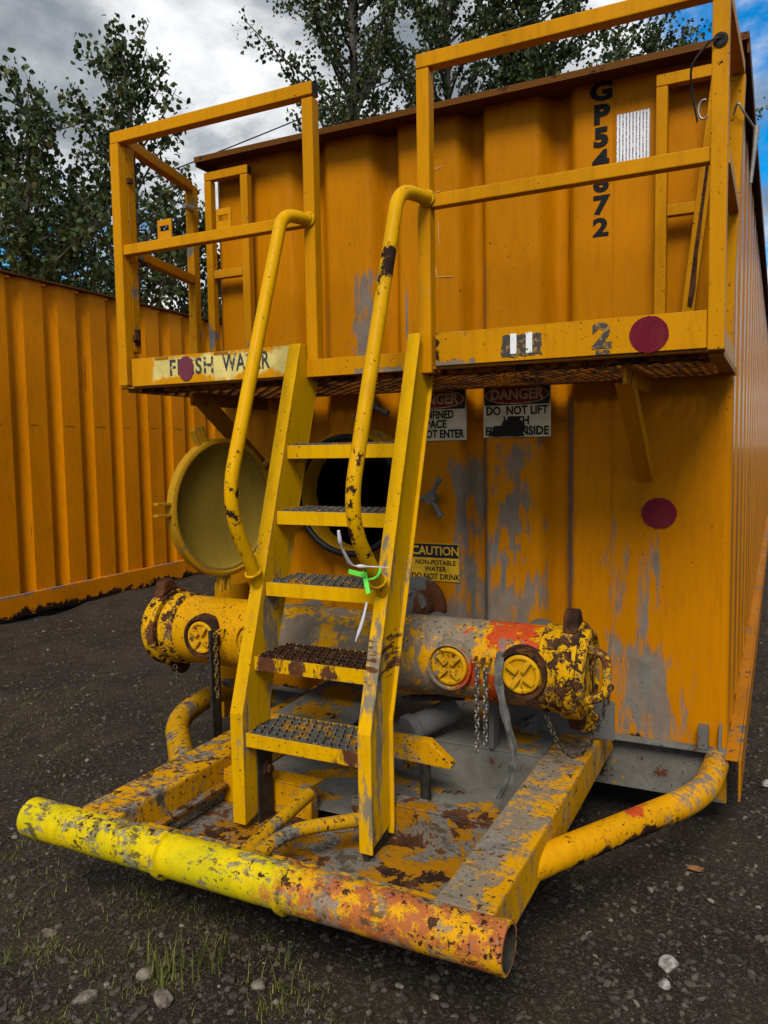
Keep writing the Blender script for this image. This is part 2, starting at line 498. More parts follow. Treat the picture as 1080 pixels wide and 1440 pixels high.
def leaf_mat(name, c1, c2, c3):
    M = MT(name)
    cr = NN(M.t, 'ShaderNodeValToRGB')
    e = cr.color_ramp.elements
    e[0].color = (*c1, 1); e[1].color = (*c2, 1); e[1].position = 0.9
    k = e.new(1.0); k.color = (*c3, 1)
    M.L(M.geo.outputs['Random Per Island'], cr.inputs[0])
    M.set(Base_Color=cr.outputs[0], Roughness=0.5)
    M.b.inputs['Specular IOR Level'].default_value = 0.2
    tr = NN(M.t, 'ShaderNodeBsdfTranslucent')
    M.L(cr.outputs[0], tr.inputs['Color'])
    mx = NN(M.t, 'ShaderNodeMixShader')
    mx.inputs[0].default_value = 0.25
    M.L(M.b.outputs[0], mx.inputs[1]); M.L(tr.outputs[0], mx.inputs[2])
    M.L(mx.outputs[0], M.out.inputs[0])
    return M.m


mat['leaf'] = leaf_mat('poplar_leaf', (0.014, 0.026, 0.006), (0.052, 0.080, 0.020), (0.13, 0.12, 0.03))
mat['grass'] = leaf_mat('grass_blade', (0.055, 0.075, 0.012), (0.16, 0.16, 0.030), (0.32, 0.25, 0.09))
mat['bark'] = simple('poplar_bark', (0.085, 0.075, 0.06), 0.85, 0, 0.5, 14, 0.01)


# ------------------------------------------------------------------ mesh builder
class MB:
    def __init__(s):
        s.v = []; s.f = []; s.mi = []

    def add(s, vs, fs, mi=0):
        o = len(s.v)
        s.v += [tuple(v) for v in vs]
        s.f += [tuple(i + o for i in f) for f in fs]
        s.mi += [mi] * len(fs)
        return s

    def box(s, x0, x1, y0, y1, z0, z1, mi=0):
        return s.add([(x0, y0, z0), (x1, y0, z0), (x1, y1, z0), (x0, y1, z0), (x0, y0, z1), (x1, y0, z1), (x1, y1, z1), (x0, y1, z1)],
                     [(0, 3, 2, 1), (4, 5, 6, 7), (0, 1, 5, 4), (1, 2, 6, 5), (2, 3, 7, 6), (3, 0, 4, 7)], mi)

    def bar(s, p0, p1, wd, ht, up=(0, 0, 1), mi=0):
        """rectangular bar from p0 to p1; ht along 'up', wd across"""
        a, b = Vector(p0), Vector(p1)
        d = (b - a).normalized()
        u = Vector(up)
        u = (u - d * u.dot(d)).normalized()
        r = d.cross(u)
        vs = []
        for q in (a, b):
            for sx, sy in ((-1, -1), (1, -1), (1, 1), (-1, 1)):
                vs.append(q + r * sx * wd / 2 + u * sy * ht / 2)
        return s.add(vs, [(0, 1, 2, 3)[::-1], (4, 5, 6, 7), (0, 1, 5, 4), (1, 2, 6, 5), (2, 3, 7, 6), (3, 0, 4, 7)], mi)

    def tube(s, pts, r, n=16, caps=True, closed=False, mi=0):
        P = [Vector(p) for p in pts]
        N = len(P)
        rr = r if isinstance(r, (list, tuple)) else [r] * N
        ring = []
        prev = None
        for i in range(N):
            if closed:
                d = P[(i + 1) % N] - P[i - 1]
            else:
                d = P[min(i + 1, N - 1)] - P[max(i - 1, 0)]
            d.normalize()
            if prev is None:
                u = Vector((0, 0, 1)) if abs(d.z) < 0.9 else Vector((1, 0, 0))
            else:
                u = prev
            u = (u - d * u.dot(d)).normalized()
            prev = u
            b = d.cross(u)
            ring.append([P[i] + (u * math.cos(2 * math.pi * k / n) + b * math.sin(2 * math.pi * k / n)) * rr[i] for k in range(n)])
        vs = [v for q in ring for v in q]
        fs = []
        for i in range(N if closed else N - 1):
            j = (i + 1) % N
            for k in range(n):
                k2 = (k + 1) % n
                fs.append((i * n + k, j * n + k, j * n + k2, i * n + k2)[::-1])
        if caps and not closed:
            fs.append(tuple(range(n)))
            fs.append(tuple(range((N - 1) * n, N * n))[::-1])
        return s.add(vs, fs, mi)

    def lathe(s, c, axis, prof, n=32, mi=0):
        """prof: (distance along axis, radius); open ends unless radius 0"""
        c = Vector(c); d = Vector(axis).normalized()
        u = Vector((0, 0, 1)) if abs(d.z) < 0.9 else Vector((1, 0, 0))
        u = (u - d * u.dot(d)).normalized(); b = d.cross(u)
        vs = []
        for t, r in prof:
            for k in range(n):
                a = 2 * math.pi * k / n
                vs.append(c + d * t + (u * math.cos(a) + b * math.sin(a)) * max(r, 1e-4))
        fs = []
        for i in range(len(prof) - 1):
            for k in range(n):
                k2 = (k + 1) % n
                fs.append((i * n + k, i * n + k2, (i + 1) * n + k2, (i + 1) * n + k))
        return s.add(vs, fs, mi)

    def prism(s, poly, axis, a0, a1, mi=0):
        """polygon in the two other axes, extruded along axis 0/1/2"""
        def P(p, a):
            q = list(p)
            q.insert(axis, a)
            return tuple(q)
        n = len(poly)
        vs = [P(p, a0) for p in poly] + [P(p, a1) for p in poly]
        fs = [tuple(range(n)), tuple(range(n, 2 * n))[::-1]]
        for i in range(n):
            j = (i + 1) % n
            fs.append((i, i + n, j + n, j))
        return s.add(vs, fs, mi)

    def mesh(s, name, mats, smooth=None, bevel=0.0):
        me = bpy.data.meshes.new(name)
        me.from_pydata(s.v, [], s.f)
        for m in (mats if isinstance(mats, list) else [mats]):
            me.materials.append(m)
        if any(s.mi):
            me.polygons.foreach_set('material_index', s.mi)
        bm = bmesh.new(); bm.from_mesh(me)
        bmesh.ops.recalc_face_normals(bm, faces=bm.faces)
        if bevel:
            es = [e for e in bm.edges if len(e.link_faces) == 2 and e.calc_face_angle(0) > 0.6]
            bmesh.ops.bevel(bm, geom=es, offset=bevel, segments=2, profile=0.6, affect='EDGES', clamp_overlap=True)
        bm.to_mesh(me); bm.free()
        if smooth:
            me.polygons.foreach_set('use_smooth', [True] * len(me.polygons))
            me.set_sharp_from_angle(angle=R(smooth))
        me.update()
        return me

    def build(s, name, mats, parent=None, smooth=None, bevel=0.0):
        return link(name, s.mesh(name, mats, smooth, bevel), parent)


def link(name, me, parent=None, mw=None):
    o = bpy.data.objects.new(name, me)
    col.objects.link(o)
    if parent is not None:
        o.parent = parent
        base = parent.get('_base')
        if base is not None:
            o.matrix_parent_inverse = Matrix.Translation(-Vector(base))
    if mw is not None:
        o.matrix_basis = mw
    return o


def root(name, label, cat, loc, group=None):
    o = bpy.data.objects.new(name, None)
    o.empty_display_size = 0.1
    col.objects.link(o)
    o.location = loc
    o['_base'] = tuple(loc)
    tag(o, label, cat, group)
    return o


def tag(o, label, cat, group=None):
    o['label'] = label; o['category'] = cat
    if group:
        o['group'] = group
    return o


def kind(o, k):
    o['kind'] = k
    return o


def arc(pts, rad, seg=6):
    """round the corners of a polyline"""
    P = [Vector(p) for p in pts]
    out = [P[0]]
    for i in range(1, len(P) - 1):
        a, b, c = P[i - 1], P[i], P[i + 1]
        d1 = (a - b); d2 = (c - b)
        r = min(rad, d1.length * 0.48, d2.length * 0.48)
        s0 = b + d1.normalized() * r; s1 = b + d2.normalized() * r
        for k in range(seg + 1):
            t = k / seg
            out.append(s0 * (1 - t) ** 2 + b * 2 * t * (1 - t) + s1 * t * t)
    out.append(P[-1])
    return out


def text(body, size, loc, m, parent, name='lettering', sx=1.0, bold=0.0, align='CENTER', spacing=1.0, linesp=1.0, ext=0.0006, label=None, tilt=0.0, fit=None):
    cu = bpy.data.curves.new('lettering_curve', 'FONT')
    cu.body = body; cu.size = size; cu.offset = bold * size; cu.align_x = align; cu.align_y = 'CENTER'
    cu.space_character = spacing; cu.space_line = linesp; cu.extrude = ext; cu.resolution_u = 3
    o = bpy.data.objects.new('lettering_tmp', cu)
    col.objects.link(o)
    dg = bpy.context.evaluated_depsgraph_get()
    me = bpy.data.meshes.new_from_object(o.evaluated_get(dg))
    bpy.data.objects.remove(o)
    bpy.data.curves.remove(cu)
    if fit:
        wx = max(v.co.x for v in me.vertices) - min(v.co.x for v in me.vertices)
        sx = fit / wx
    me.transform(Matrix.Translation(loc) @ Matrix.Rotation(tilt, 4, 'Y') @ Matrix.Rotation(R(90), 4, 'X') @ Matrix.Diagonal((sx, 1, 1, 1)))
    me.materials.clear(); me.materials.append(m)
    return link(name, me, parent)


# ================================================================== GROUND
def fbm2(x, y, seed):
    r = np.random.default_rng(seed)
    o = np.zeros_like(x)
    for k, (fq, a) in enumerate(((0.9, 0.030), (2.3, 0.016), (5.1, 0.008), (11, 0.0045), (23, 0.003))):
        for _ in range(3):
            th = r.uniform(0, 6.28); ph = r.uniform(0, 6.28)
            o += a * np.sin(fq * (x * math.cos(th) + y * math.sin(th)) * 2 + ph) / 1.7
    return o


def gheight(x, y):
    x = np.asarray(x, float); y = np.asarray(y, float)
    h = fbm2(x, y, 3)
    d = np.hypot(x - 1.2, y + 0.5)
    h = h * np.clip(1.3 - d / 14, 0, 1)
    return h - 0.022


def make_ground():
    # dense near the camera, coarse out to the horizon
    def axis(lo, hi, step, far):
        a = list(np.arange(lo, hi + 1e-6, step))
        k = step
        while a[-1] < far:
            k *= 1.35; a.append(a[-1] + k)
        k = step
        while a[0] > -far:
            k *= 1.35; a.insert(0, a[0] - k)
        return np.array(a)
    xs = axis(-4.5, 4.0, 0.05, 420); ys = axis(-3.4, 5.0, 0.05, 420)
    X, Y = np.meshgrid(xs, ys)
    Z = gheight(X, Y)
    nx, ny = len(xs), len(ys)
    v = np.stack([X.ravel(), Y.ravel(), Z.ravel()], 1)
    i = np.arange(nx * ny).reshape(ny, nx)
    q = np.stack([i[:-1, :-1].ravel(), i[:-1, 1:].ravel(), i[1:, 1:].ravel(), i[1:, :-1].ravel()], 1)
    me = bpy.data.meshes.new('ground')
    me.from_pydata(v.tolist(), [], q.tolist())
    me.materials.append(mat['ground'])
    me.polygons.foreach_set('use_smooth', [True] * len(me.polygons))
    kind(link('ground', me), 'structure')


make_ground()

# ================================================================== MAIN TANK
T = root('storage_tank', 'orange steel storage tank with front stairs, railed walkway and worn yellow skid', 'tank', (1.22, 0.0, 0.0))
W = 2.44
RZ = 2.985


def front_profile(x):
    """depth (Y) of the corrugated front sheet at x"""
    d = 0.0
    for a, b, c, e in ((0.44, 0.53, 0.57, 0.67), (0.87, 0.95, 0.975, 1.04), (1.305, 1.375, 1.395, 1.45), (1.665, 1.745, 1.77, 1.835)):
        if a < x < b:
            t = (x - a) / (b - a)
        elif b <= x <= c:
            t = 1.0
        elif c < x < e:
            t = (e - x) / (e - c)
        else:
            continue
        t = t * t * (3 - 2 * t)
        d = max(d, 0.088 * t)
    return d


MW = (0.785, 1.32)       # manway centre x, z


def front_wall():
    xs = sorted(set([round(x, 4) for x in np.arange(0.03, W - 0.03, 0.0125)] + [0.03, W - 0.03]))
    zs = list(np.arange(0.31, RZ, 0.05)) + [RZ]
    zs = sorted(set([round(z, 4) for z in zs] + [round(z, 4) for z in np.arange(1.0, 1.64, 0.0125)]))
    v = []; f = []
    for z in zs:
        for x in xs:
            y = front_profile(x) + 0.003 * math.sin(x * 7 + 1) * math.sin(z * 5)
            v.append((x, y, z))
    n = len(xs)
    for j in range(len(zs) - 1):
        for i in range(n - 1):
            cx = (xs[i] + xs[i + 1]) / 2 - MW[0]; cz = (zs[j] + zs[j + 1]) / 2 - MW[1]
            if math.hypot(cx, cz) < 0.275:
                continue
            f.append((j * n + i, j * n + i + 1, (j + 1) * n + i + 1, (j + 1) * n + i))
    mb = MB(); mb.add(v, f)
    # rounded corners to the side sheets
    for sgn, xc in ((-1, 0.03), (1, W - 0.03)):
        vs = []; N = 7
        for k in range(N):
            a = k / (N - 1) * math.pi / 2
            vs += [(xc + sgn * 0.03 * math.sin(a), 0.03 - 0.03 * math.cos(a), z) for z in (0.31, RZ)]
        mb.add(vs, [(2 * k, 2 * k + 2, 2 * k + 3, 2 * k + 1) for k in range(N - 1)])
    o = mb.build('front_wall', mat['wall'], T, smooth=50)
    return o


FW = front_wall()
# vertical weld seam on the right flat panel
mb = MB()
mb.tube([(1.985, -0.001, 0.33 + 0.06 * k) for k in range(45)], [0.0032 + 0.0012 * rng.random() for _ in range(45)], 6)
mb.build('weld_seam', mat['wall'], FW, smooth=60)


def side_wall(x, sgn, name):
    ys = [0.03]
    y = 0.14
    prof = [(0.03, 0.0), (0.14, 0.0)]
    while y < 11.2:
        prof += [(y + 0.07, -0.05), (y + 0.17, -0.05), (y + 0.24, 0.0), (y + 0.42, 0.0)]
        y += 0.42
    prof.append((11.5, 0.0))
    v = []; f = []
    for yy, d in prof:
        v += [(x + sgn * d, yy, 0.30), (x + sgn * d, yy, RZ)]
    for i in range(len(prof) - 1):
        f.append((2 * i, 2 * i + 2, 2 * i + 3, 2 * i + 1))
    MB().add(v, f).build(name, mat['side'], T)


side_wall(W, 1, 'side_wall')
side_wall(0.0, -1, 'side_wall')
MB().box(0.0, W, 11.5, 11.55, 0.3, RZ).build('rear_wall', mat['side'], T)
# added box behind the manway; its dark colour paints the shade inside the tank
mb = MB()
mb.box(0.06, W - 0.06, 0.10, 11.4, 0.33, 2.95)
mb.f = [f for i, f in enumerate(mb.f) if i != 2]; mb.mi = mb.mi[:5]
mb.build('interior_shade_box', mat['interior'], T)
# roof sheet with an overhanging lip
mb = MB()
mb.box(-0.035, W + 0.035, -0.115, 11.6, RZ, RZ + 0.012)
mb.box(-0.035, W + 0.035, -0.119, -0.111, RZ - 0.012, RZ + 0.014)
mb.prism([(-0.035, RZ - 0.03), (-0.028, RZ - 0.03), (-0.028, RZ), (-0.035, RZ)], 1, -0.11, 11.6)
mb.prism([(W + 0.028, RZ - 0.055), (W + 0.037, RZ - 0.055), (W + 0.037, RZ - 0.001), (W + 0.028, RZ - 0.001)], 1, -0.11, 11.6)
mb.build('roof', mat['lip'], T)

# base frame: sill beam and side rails
mb = MB()
mb.box(1.98, W + 0.0, -0.055, -0.004, 0.318, 0.33)      # flange
mb.box(0.0, 1.98, -0.050, -0.005, 0.318, 0.329)
mb.box(0.0, W, 0.004, 0.05, 0.10, 0.316)
sill = mb.build('sill_beam', mat['deck'], T, bevel=0.003)
mb = MB()
mb.box(W + 0.045, W + 0.055, -0.10, 11.5, 0.16, 0.327)
mb.box(W - 0.004, W + 0.0448, -0.10, 11.5, 0.317, 0.3265)
mb.build('bottom_rail', mat['side_rail'], T, bevel=0.004)
mb = MB()
mb.box(-0.055, -0.004, -0.06, 11.5, 0.13, 0.33)
mb.build('bottom_rail', mat['rail'], T, bevel=0.004)
mb = MB()
mb.box(2.335, 2.372, -0.058, -0.006, 0.332, 0.42)
mb.prism([(-0.06, 0.333), (-0.004, 0.333), (-0.004, 0.43), (-0.03, 0.42)], 0, 2.41, 2.42)
mb.build('sill_lug', mat['greysteel'], T, bevel=0.002)
# mid-height weld seam along the right side, battered
mb = MB()
mb.box(0.2, W - 0.2, 0.5, 11.0, 0.02, 0.10)
mb.build('under_skid', mat['darksteel'], T)

# ---------------- lettering and stickers on the front sheet
LX = 1.934
zz = 2.947
for i, ch in enumerate('GP54672'):
    text(ch, 0.098, (LX, -0.0015, zz - i * 0.0888), mat['black'], FW, 'letter', sx=1.25, bold=0.045)
mb = MB()
mb.box(1.995, 2.123, -0.004, -0.0015, 2.62, 2.845)
mb.build('printed_sheet', mat['label'], T)
# faint chalk scribbles
mb = MB()
for a, b in (((1.19, 2.76), (1.245, 2.775)), ((1.19, 2.665), (1.235, 2.67)), ((1.225, 2.54), (1.228, 2.44)), ((1.205, 2.37), (1.215, 2.30)), ((1.215, 2.30), (1.29, 2.295))):
    MB().bar((a[0], -0.002, a[1]), (b[0], -0.002, b[1]), 0.001, 0.003, up=(0, 0, 1) if abs(a[0] - b[0]) > 0.02 else (1, 0, 0)).build('chalk_mark', mat['chalk'], FW)


def disc(x, y, z, rx, rz, m, name, parent, jit=0.04):
    n = 40
    pts = [(x + rx * (1 + rng.uniform(-jit, jit) * .5) * math.cos(2 * math.pi * k / n), z + rz * (1 + rng.uniform(-jit, jit) * .5) * math.sin(2 * math.pi * k / n)) for k in range(n)]
    mb = MB()
    mb.prism(pts, 1, y - 0.0016, y)
    return mb.build(name, m, parent)


d1 = disc(2.172, -0.003, 1.262, 0.068, 0.062, mat['patch_red'], 'painted_dot', T)


def sign_panel(x0, x1, z0, z1, y):
    mb = MB()
    mb.box(x0, x1, y - 0.0015, y, z0, z1)
    return mb.build('warning_sign', mat['sign_white'], T, bevel=0.0006)


def danger(x0, x1, z0, z1, y, lines, head, hs, label):
    p = sign_panel(x0, x1, z0, z1, y)
    p['label'] = label
    hz = z1 - (z1 - z0) * 0.40
    cx = (x0 + x1) / 2; wd = x1 - x0; hh = z1 - hz
    MB().box(x0 + 0.006, x1 - 0.006, y - 0.0026, y - 0.0013, hz, z1 - 0.006).build('header', mat['sign_black'], p)
    for k, (rx, rz_, m, yo) in enumerate(((0.465, 0.42, 'sign_letter', 0.0036), (0.45, 0.385, 'sign_red', 0.0046))):
        n = 40
        pts = []
        for q in range(n):
            a = 2 * math.pi * q / n
            ca, sa = math.cos(a), math.sin(a)
            pts.append((cx + wd * rx * math.copysign(abs(ca) ** 0.8, ca), (hz + z1 - 0.006) / 2 + hh * rz_ * math.copysign(abs(sa) ** 0.9, sa)))
        mb = MB(); mb.prism(pts, 1, y - yo, y - yo + 0.0011)
        mb.build('oval', mat[m], p)
    text('DANGER', hs, (cx, y - 0.0053, (hz + z1 - 0.006) / 2), mat['sign_letter'], p, fit=0.235, bold=0.03)
    for body, size, zf, sx in lines:
        text(body, size, (cx, y - 0.003, z0 + (z1 - z0) * zf), mat['black'], p, fit=sx, bold=0.03)
    return p


danger(1.040, 1.352, 1.572, 1.806, -0.004, [('CONFINED', 0.050, 0.49, 0.19), ('SPACE', 0.050, 0.31, 0.122), ('DO NOT ENTER', 0.050, 0.12, 0.288)], 'DANGER', 0.066,
       'danger sign about a confined space, half hidden behind the stringer')
dg2 = danger(1.432, 1.732, 1.580, 1.812, -0.004, [('DO  NOT LIFT', 0.050, 0.49, 0.275), ('WITH', 0.050, 0.30, 0.115), ('FLUID  INSIDE', 0.050, 0.11, 0.282)], 'DANGER', 0.062,
             'danger sign about lifting, partly smeared with black tar')
pts = [(1.452, 1.588), (1.46, 1.605), (1.475, 1.607), (1.476, 1.628), (1.50, 1.63), (1.515, 1.632), (1.522, 1.652), (1.54, 1.655), (1.545, 1.667), (1.562, 1.672),
       (1.575, 1.664), (1.59, 1.667), (1.596, 1.655), (1.607, 1.650), (1.612, 1.634), (1.625, 1.628), (1.622, 1.615), (1.61, 1.60), (1.618, 1.586), (1.58, 1.582), (1.53, 1.585), (1.49, 1.582)]
mb = MB(); mb.prism(pts, 1, -0.0105, -0.0066)
mb.build('tar_smear', mat['tar'], dg2)
p = MB().box(1.075, 1.312, -0.0055, -0.004, 0.928, 1.102).build('caution_sign', mat['sign_yellow'], T)
MB().box(1.079, 1.309, -0.0066, -0.0053, 1.036, 1.099).build('header', mat['sign_black'], p)
text('CAUTION', 0.055, (1.195, -0.0075, 1.066), mat['sign_yellow'], p, sx=0.95, bold=0.02)
text('NON-POTABLE', 0.031, (1.195, -0.0072, 1.013), mat['black'], p, sx=0.95, bold=0.012)
text('WATER', 0.031, (1.195, -0.0072, 0.983), mat['black'], p, sx=1.0, bold=0.012)
text('DO NOT DRINK', 0.036, (1.195, -0.0072, 0.948), mat['black'], p, sx=0.9, bold=0.016)

# ---------------- manway, its door and the three-armed hand knobs
mb = MB()
mb.lathe((MW[0], 0.06, MW[1]), (0, -1, 0), [(0.0, 0.262), (0.13, 0.262), (0.14, 0.268), (0.14, 0.285), (0.125, 0.296), (0.055, 0.296), (0.052, 0.33), (0.044, 0.33)], 56)
mway = mb.build('manway_ring', [mat['door_rim']], T, smooth=40)
mb = MB()
mb.tube([(MW[0] + 0.276 * math.cos(a), -0.083, MW[1] + 0.276 * math.sin(a)) for a in np.linspace(0, 2 * math.pi, 64, endpoint=False)], 0.016, 10, closed=True)
mb.build('gasket', mat['rubber'], mway, smooth=60)
# door: dished cover, opened about a right angle on its left hinge
th = R(8)
dn = Vector((math.cos(th), -math.sin(th), 0))             # inner face normal
dt = Vector((math.sin(th), math.cos(th), 0))              # towards the hinge
dc = Vector((0.335, -0.455, 1.285))
mb = MB()
mb.lathe(dc, dn, [(-0.05, 0.0), (-0.047, 0.12), (-0.035, 0.22), (-0.012, 0.290), (-0.008, 0.312), (0.030, 0.312), (0.034, 0.305), (0.034, 0.292), (0.024, 0.289)], 64)
mb.lathe(dc, dn, [(0.024, 0.289), (0.024, 0.276), (0.018, 0.272), (0.012, 0.255), (-0.004, 0.225), (-0.012, 0.12), (-0.014, 0.0)], 64, mi=1)
door = mb.build('manway_door', [mat['door_rim'], mat['door']], T, smooth=40)
lug_me = MB().box(-0.016, 0.016, -0.006, 0.006, 0.0, 0.075).mesh('lug', mat['door_rim'], bevel=0.002)
up = Vector((0, 0, 1))
for ang in (178, 112, 268, 30, 322):
    a = R(ang)
    rad = (-dt) * -math.cos(a) * 1.0 if False else dt * math.cos(a) + up * math.sin(a)
    tg = dn.cross(rad).normalized()
    for s in (-1, 1):
        pos = dc + rad * 0.308 + dn * 0.008 + tg * s * 0.024
        mtx = Matrix((( *dn, 0), (*tg, 0), (*rad, 0), (0, 0, 0, 1))).transposed()
        mtx = Matrix.Translation(pos) @ mtx
        link('lug', lug_me, door, mtx)
mb = MB()
for hz_ in (1.34, 1.22):
    MB().bar((0.36, -0.155, hz_), (0.50, -0.04, hz_), 0.03, 0.05).build('hinge_arm', mat['door_rim'], door, bevel=0.003)
mb.tube([(0.375, -0.145, 1.18), (0.375, -0.145, 1.38)], 0.014, 10)
mb.build('hinge', mat['door_rim'], door, bevel=0.003)


def hand_knob(x, z, rot):
    mb = MB()
    mb.tube([(x, 0.02, z), (x, -0.075, z)], 0.014, 12)
    mb.tube([(x, -0.05, z), (x, -0.082, z)], [0.03, 0.026], 14)
    for k in range(3):
        a = rot + k * 2 * math.pi / 3
        e = (x + 0.088 * math.cos(a), -0.072, z + 0.088 * math.sin(a))
        mb.tube([(x, -0.068, z), e], [0.012, 0.010], 10)
        mb.tube([(e[0] - 0.008 * math.cos(a), -0.072, e[2] - 0.008 * math.sin(a)), (e[0] + 0.012 * math.cos(a), -0.072, e[2] + 0.012 * math.sin(a))], 0.0155, 10)
    mb.build('hand_knob', mat['greysteel'], T, smooth=50)


hand_knob(1.20, 1.315, R(62))
hand_knob(0.905, 1.74, R(95))
# bracket and pipe stub that show under the open door, and the post at the left corner
mb = MB()
mb.lathe((1.13, 0.0, 0.82), (0, -1, 0), [(-0.04, 0.10), (0.03, 0.10), (0.035, 0.13), (0.055, 0.13), (0.06, 0.082), (0.15, 0.08), (0.155, 0.098), (0.18, 0.098), (0.185, 0.08), (0.186, 0.0)], 36)
stub = mb.build('pipe_stub', paint('stub_paint', (0.17, 0.17, 0.16), None, 0.64, edge=0.3, patches=[('brown', (1.14, 1.3), (0.7, 0.95), 0.03, 0.9)]), T, smooth=40)
for k in range(6):
    a = k * math.pi / 3 + 0.3
    MB().tube([(1.13 + 0.089 * math.cos(a), -0.15, 0.82 + 0.089 * math.sin(a)), (1.13 + 0.089 * math.cos(a), -0.205, 0.82 + 0.089 * math.sin(a))], 0.009, 8).build('stud', mat['wire'], stub)
mb = MB()
mb.lathe((0.10, -0.10, 0.35), (0, 0, 1), [(0, 0.085), (0.50, 0.085), (0.52, 0.08), (0.525, 0.0)], 28)
mb.tube([(0.10 + 0.088 * math.cos(a), -0.10 + 0.088 * math.sin(a), 0.70 + 0.02 * math.cos(a)) for a in np.linspace(0, 6.283, 28, endpoint=False)], 0.006, 6, closed=True)
mb.build('corner_post', mat['rail'], T, smooth=50)

# ================================================================== WALKWAY
YP = -0.766
mb = MB()
for (x0, x1) in ((0.05, 2.45),):
    mb.box(x0, x1, YP + 0.012, YP + 0.05, 1.812, 1.820)
    mb.box(x0, x1, -0.06, -0.008, 1.795, 1.824)
    mb.box(x0, x0 + 0.05, YP + 0.05, -0.06, 1.800, 1.823)
    mb.box(x1 - 0.05, x1 - 0.004, YP + 0.05, -0.06, 1.800, 1.823)
walk = mb.build('walkway', mat['brace'], T, bevel=0.002)


def grip(x0, x1, y0, y1, z, pitch, strands, h, name, m, parent, th=0.004, serr=True):
    """serrated diamond grating: wavy ribbons that touch their neighbours"""
    mb = MB()
    dy = (y1 - y0) / strands
    n = max(8, int(round((x1 - x0) / pitch)) * (8 if serr else 4))
    q = 4 if serr else 2
    for s in range(strands):
        yc = y0 + dy * (s + 0.5)
        sg = 1 if s % 2 == 0 else -1
        vs = []
        for i in range(n + 1):
            x = x0 + (x1 - x0) * i / n
            ph = math.pi * i / q
            y = yc + sg * dy * 0.47 * math.cos(ph)
            peak = abs(math.cos(ph))
            top = z + (0.006 * (1 - peak) if serr else 0) + 0.001 * rng.random()
            vs += [(x, y - th / 2, z - h), (x, y + th / 2, z - h), (x, y + th / 2 + 0.002, top), (x, y - th / 2 - 0.002, top)]
        fs = []
        for i in range(n):
            a, b = 4 * i, 4 * (i + 1)
            for k in range(4):
                k2 = (k + 1) % 4
                fs.append((a + k, b + k, b + k2, a + k2))
        mb.add(vs, fs)
    o = mb.build(name, m, parent)
    return o


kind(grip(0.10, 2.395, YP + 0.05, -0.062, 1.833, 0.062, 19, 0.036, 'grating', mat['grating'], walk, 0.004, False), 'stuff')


def toe(x0, x1, z0, z1, name='toe_board'):
    mb = MB()
    mb.box(x0, x1, YP, YP + 0.008, z0, z1)
    mb.box(x0, x1, YP + 0.0005, YP + 0.045, z1 - 0.006, z1 - 0.0005)
    return mb.build(name, mat['toe'], walk, bevel=0.0018)


toe(0.125, 0.944, 1.820, 1.936)
toe(0.998, 1.436, 1.812, 1.877)
tR = toe(1.525, 2.400, 1.822, 1.934)
mb = MB(); mb.box(0.056, 0.064, YP + 0.05, -0.09, 1.824, 1.93)
mb.build('toe_board', mat['brace'], walk, bevel=0.0015)
mb = MB(); mb.box(2.432, 2.440, YP + 0.05, -0.03, 1.824, 1.90)
mb.build('toe_board', mat['rail'], walk, bevel=0.0015)
# stencilling and marks on the toe boards
text('FRESH', 0.090, (0.447, YP - 0.001, 1.883), mat['stencil'], walk, 'stencil', bold=0.018, spacing=1.12, fit=0.225)
text('WATER', 0.094, (0.718, YP - 0.001, 1.886), mat['stencil'], walk, 'stencil', bold=0.018, spacing=1.08, fit=0.228)
for x in (0.29, 0.60):
    MB().box(x - 0.035, x + 0.035, YP - 0.0012, YP, 1.922, 1.934).build('slot_mark', mat['brace'], walk)
disc(0.420, YP - 0.002, 1.879, 0.040, 0.050, mat['patch_red_light'], 'painted_dot', walk)
disc(2.235, YP - 0.001, 1.874, 0.058, 0.056, mat['patch_red'], 'painted_dot', walk)


def ragged(x0, x1, z0, z1, y, m, name, parent, j=0.006, n=9):
    pts = []
    for k in range(n):
        pts.append((x0 + (x1 - x0) * k / n, z0 + rng.uniform(-j, j)))
    for k in range(4):
        pts.append((x1 + rng.uniform(-j, j), z0 + (z1 - z0) * k / 4))
    for k in range(n):
        pts.append((x1 - (x1 - x0) * k / n, z1 + rng.uniform(-j, j)))
    for k in range(4):
        pts.append((x0 + rng.uniform(-j, j), z1 - (z1 - z0) * k / 4))
    mb = MB(); mb.prism(pts, 1, y - 0.001, y)
    return mb.build(name, m, parent)


ragged(1.765, 1.90, 1.835, 1.905, YP - 0.0005, mat['smear'], 'black_mark', walk)
text('11', 0.085, (1.832, YP - 0.003, 1.874), mat['white'], walk, 'painted_number', sx=1.25, bold=0.05)
text('2', 0.105, (2.093, YP - 0.0015, 1.878), mat['smear'], walk, 'painted_number', sx=1.1, bold=0.05)
ragged(2.075, 2.118, 1.822, 1.836, YP - 0.0022, mat['smear'], 'black_mark', walk, 0.002, 5)


def post(x0, x1, y0, y1, z0, z1, m='rail', parent=None):
    return MB().box(x0, x1, y0, y1, z0, z1).build('post', mat[m], parent or walk, bevel=0.004)


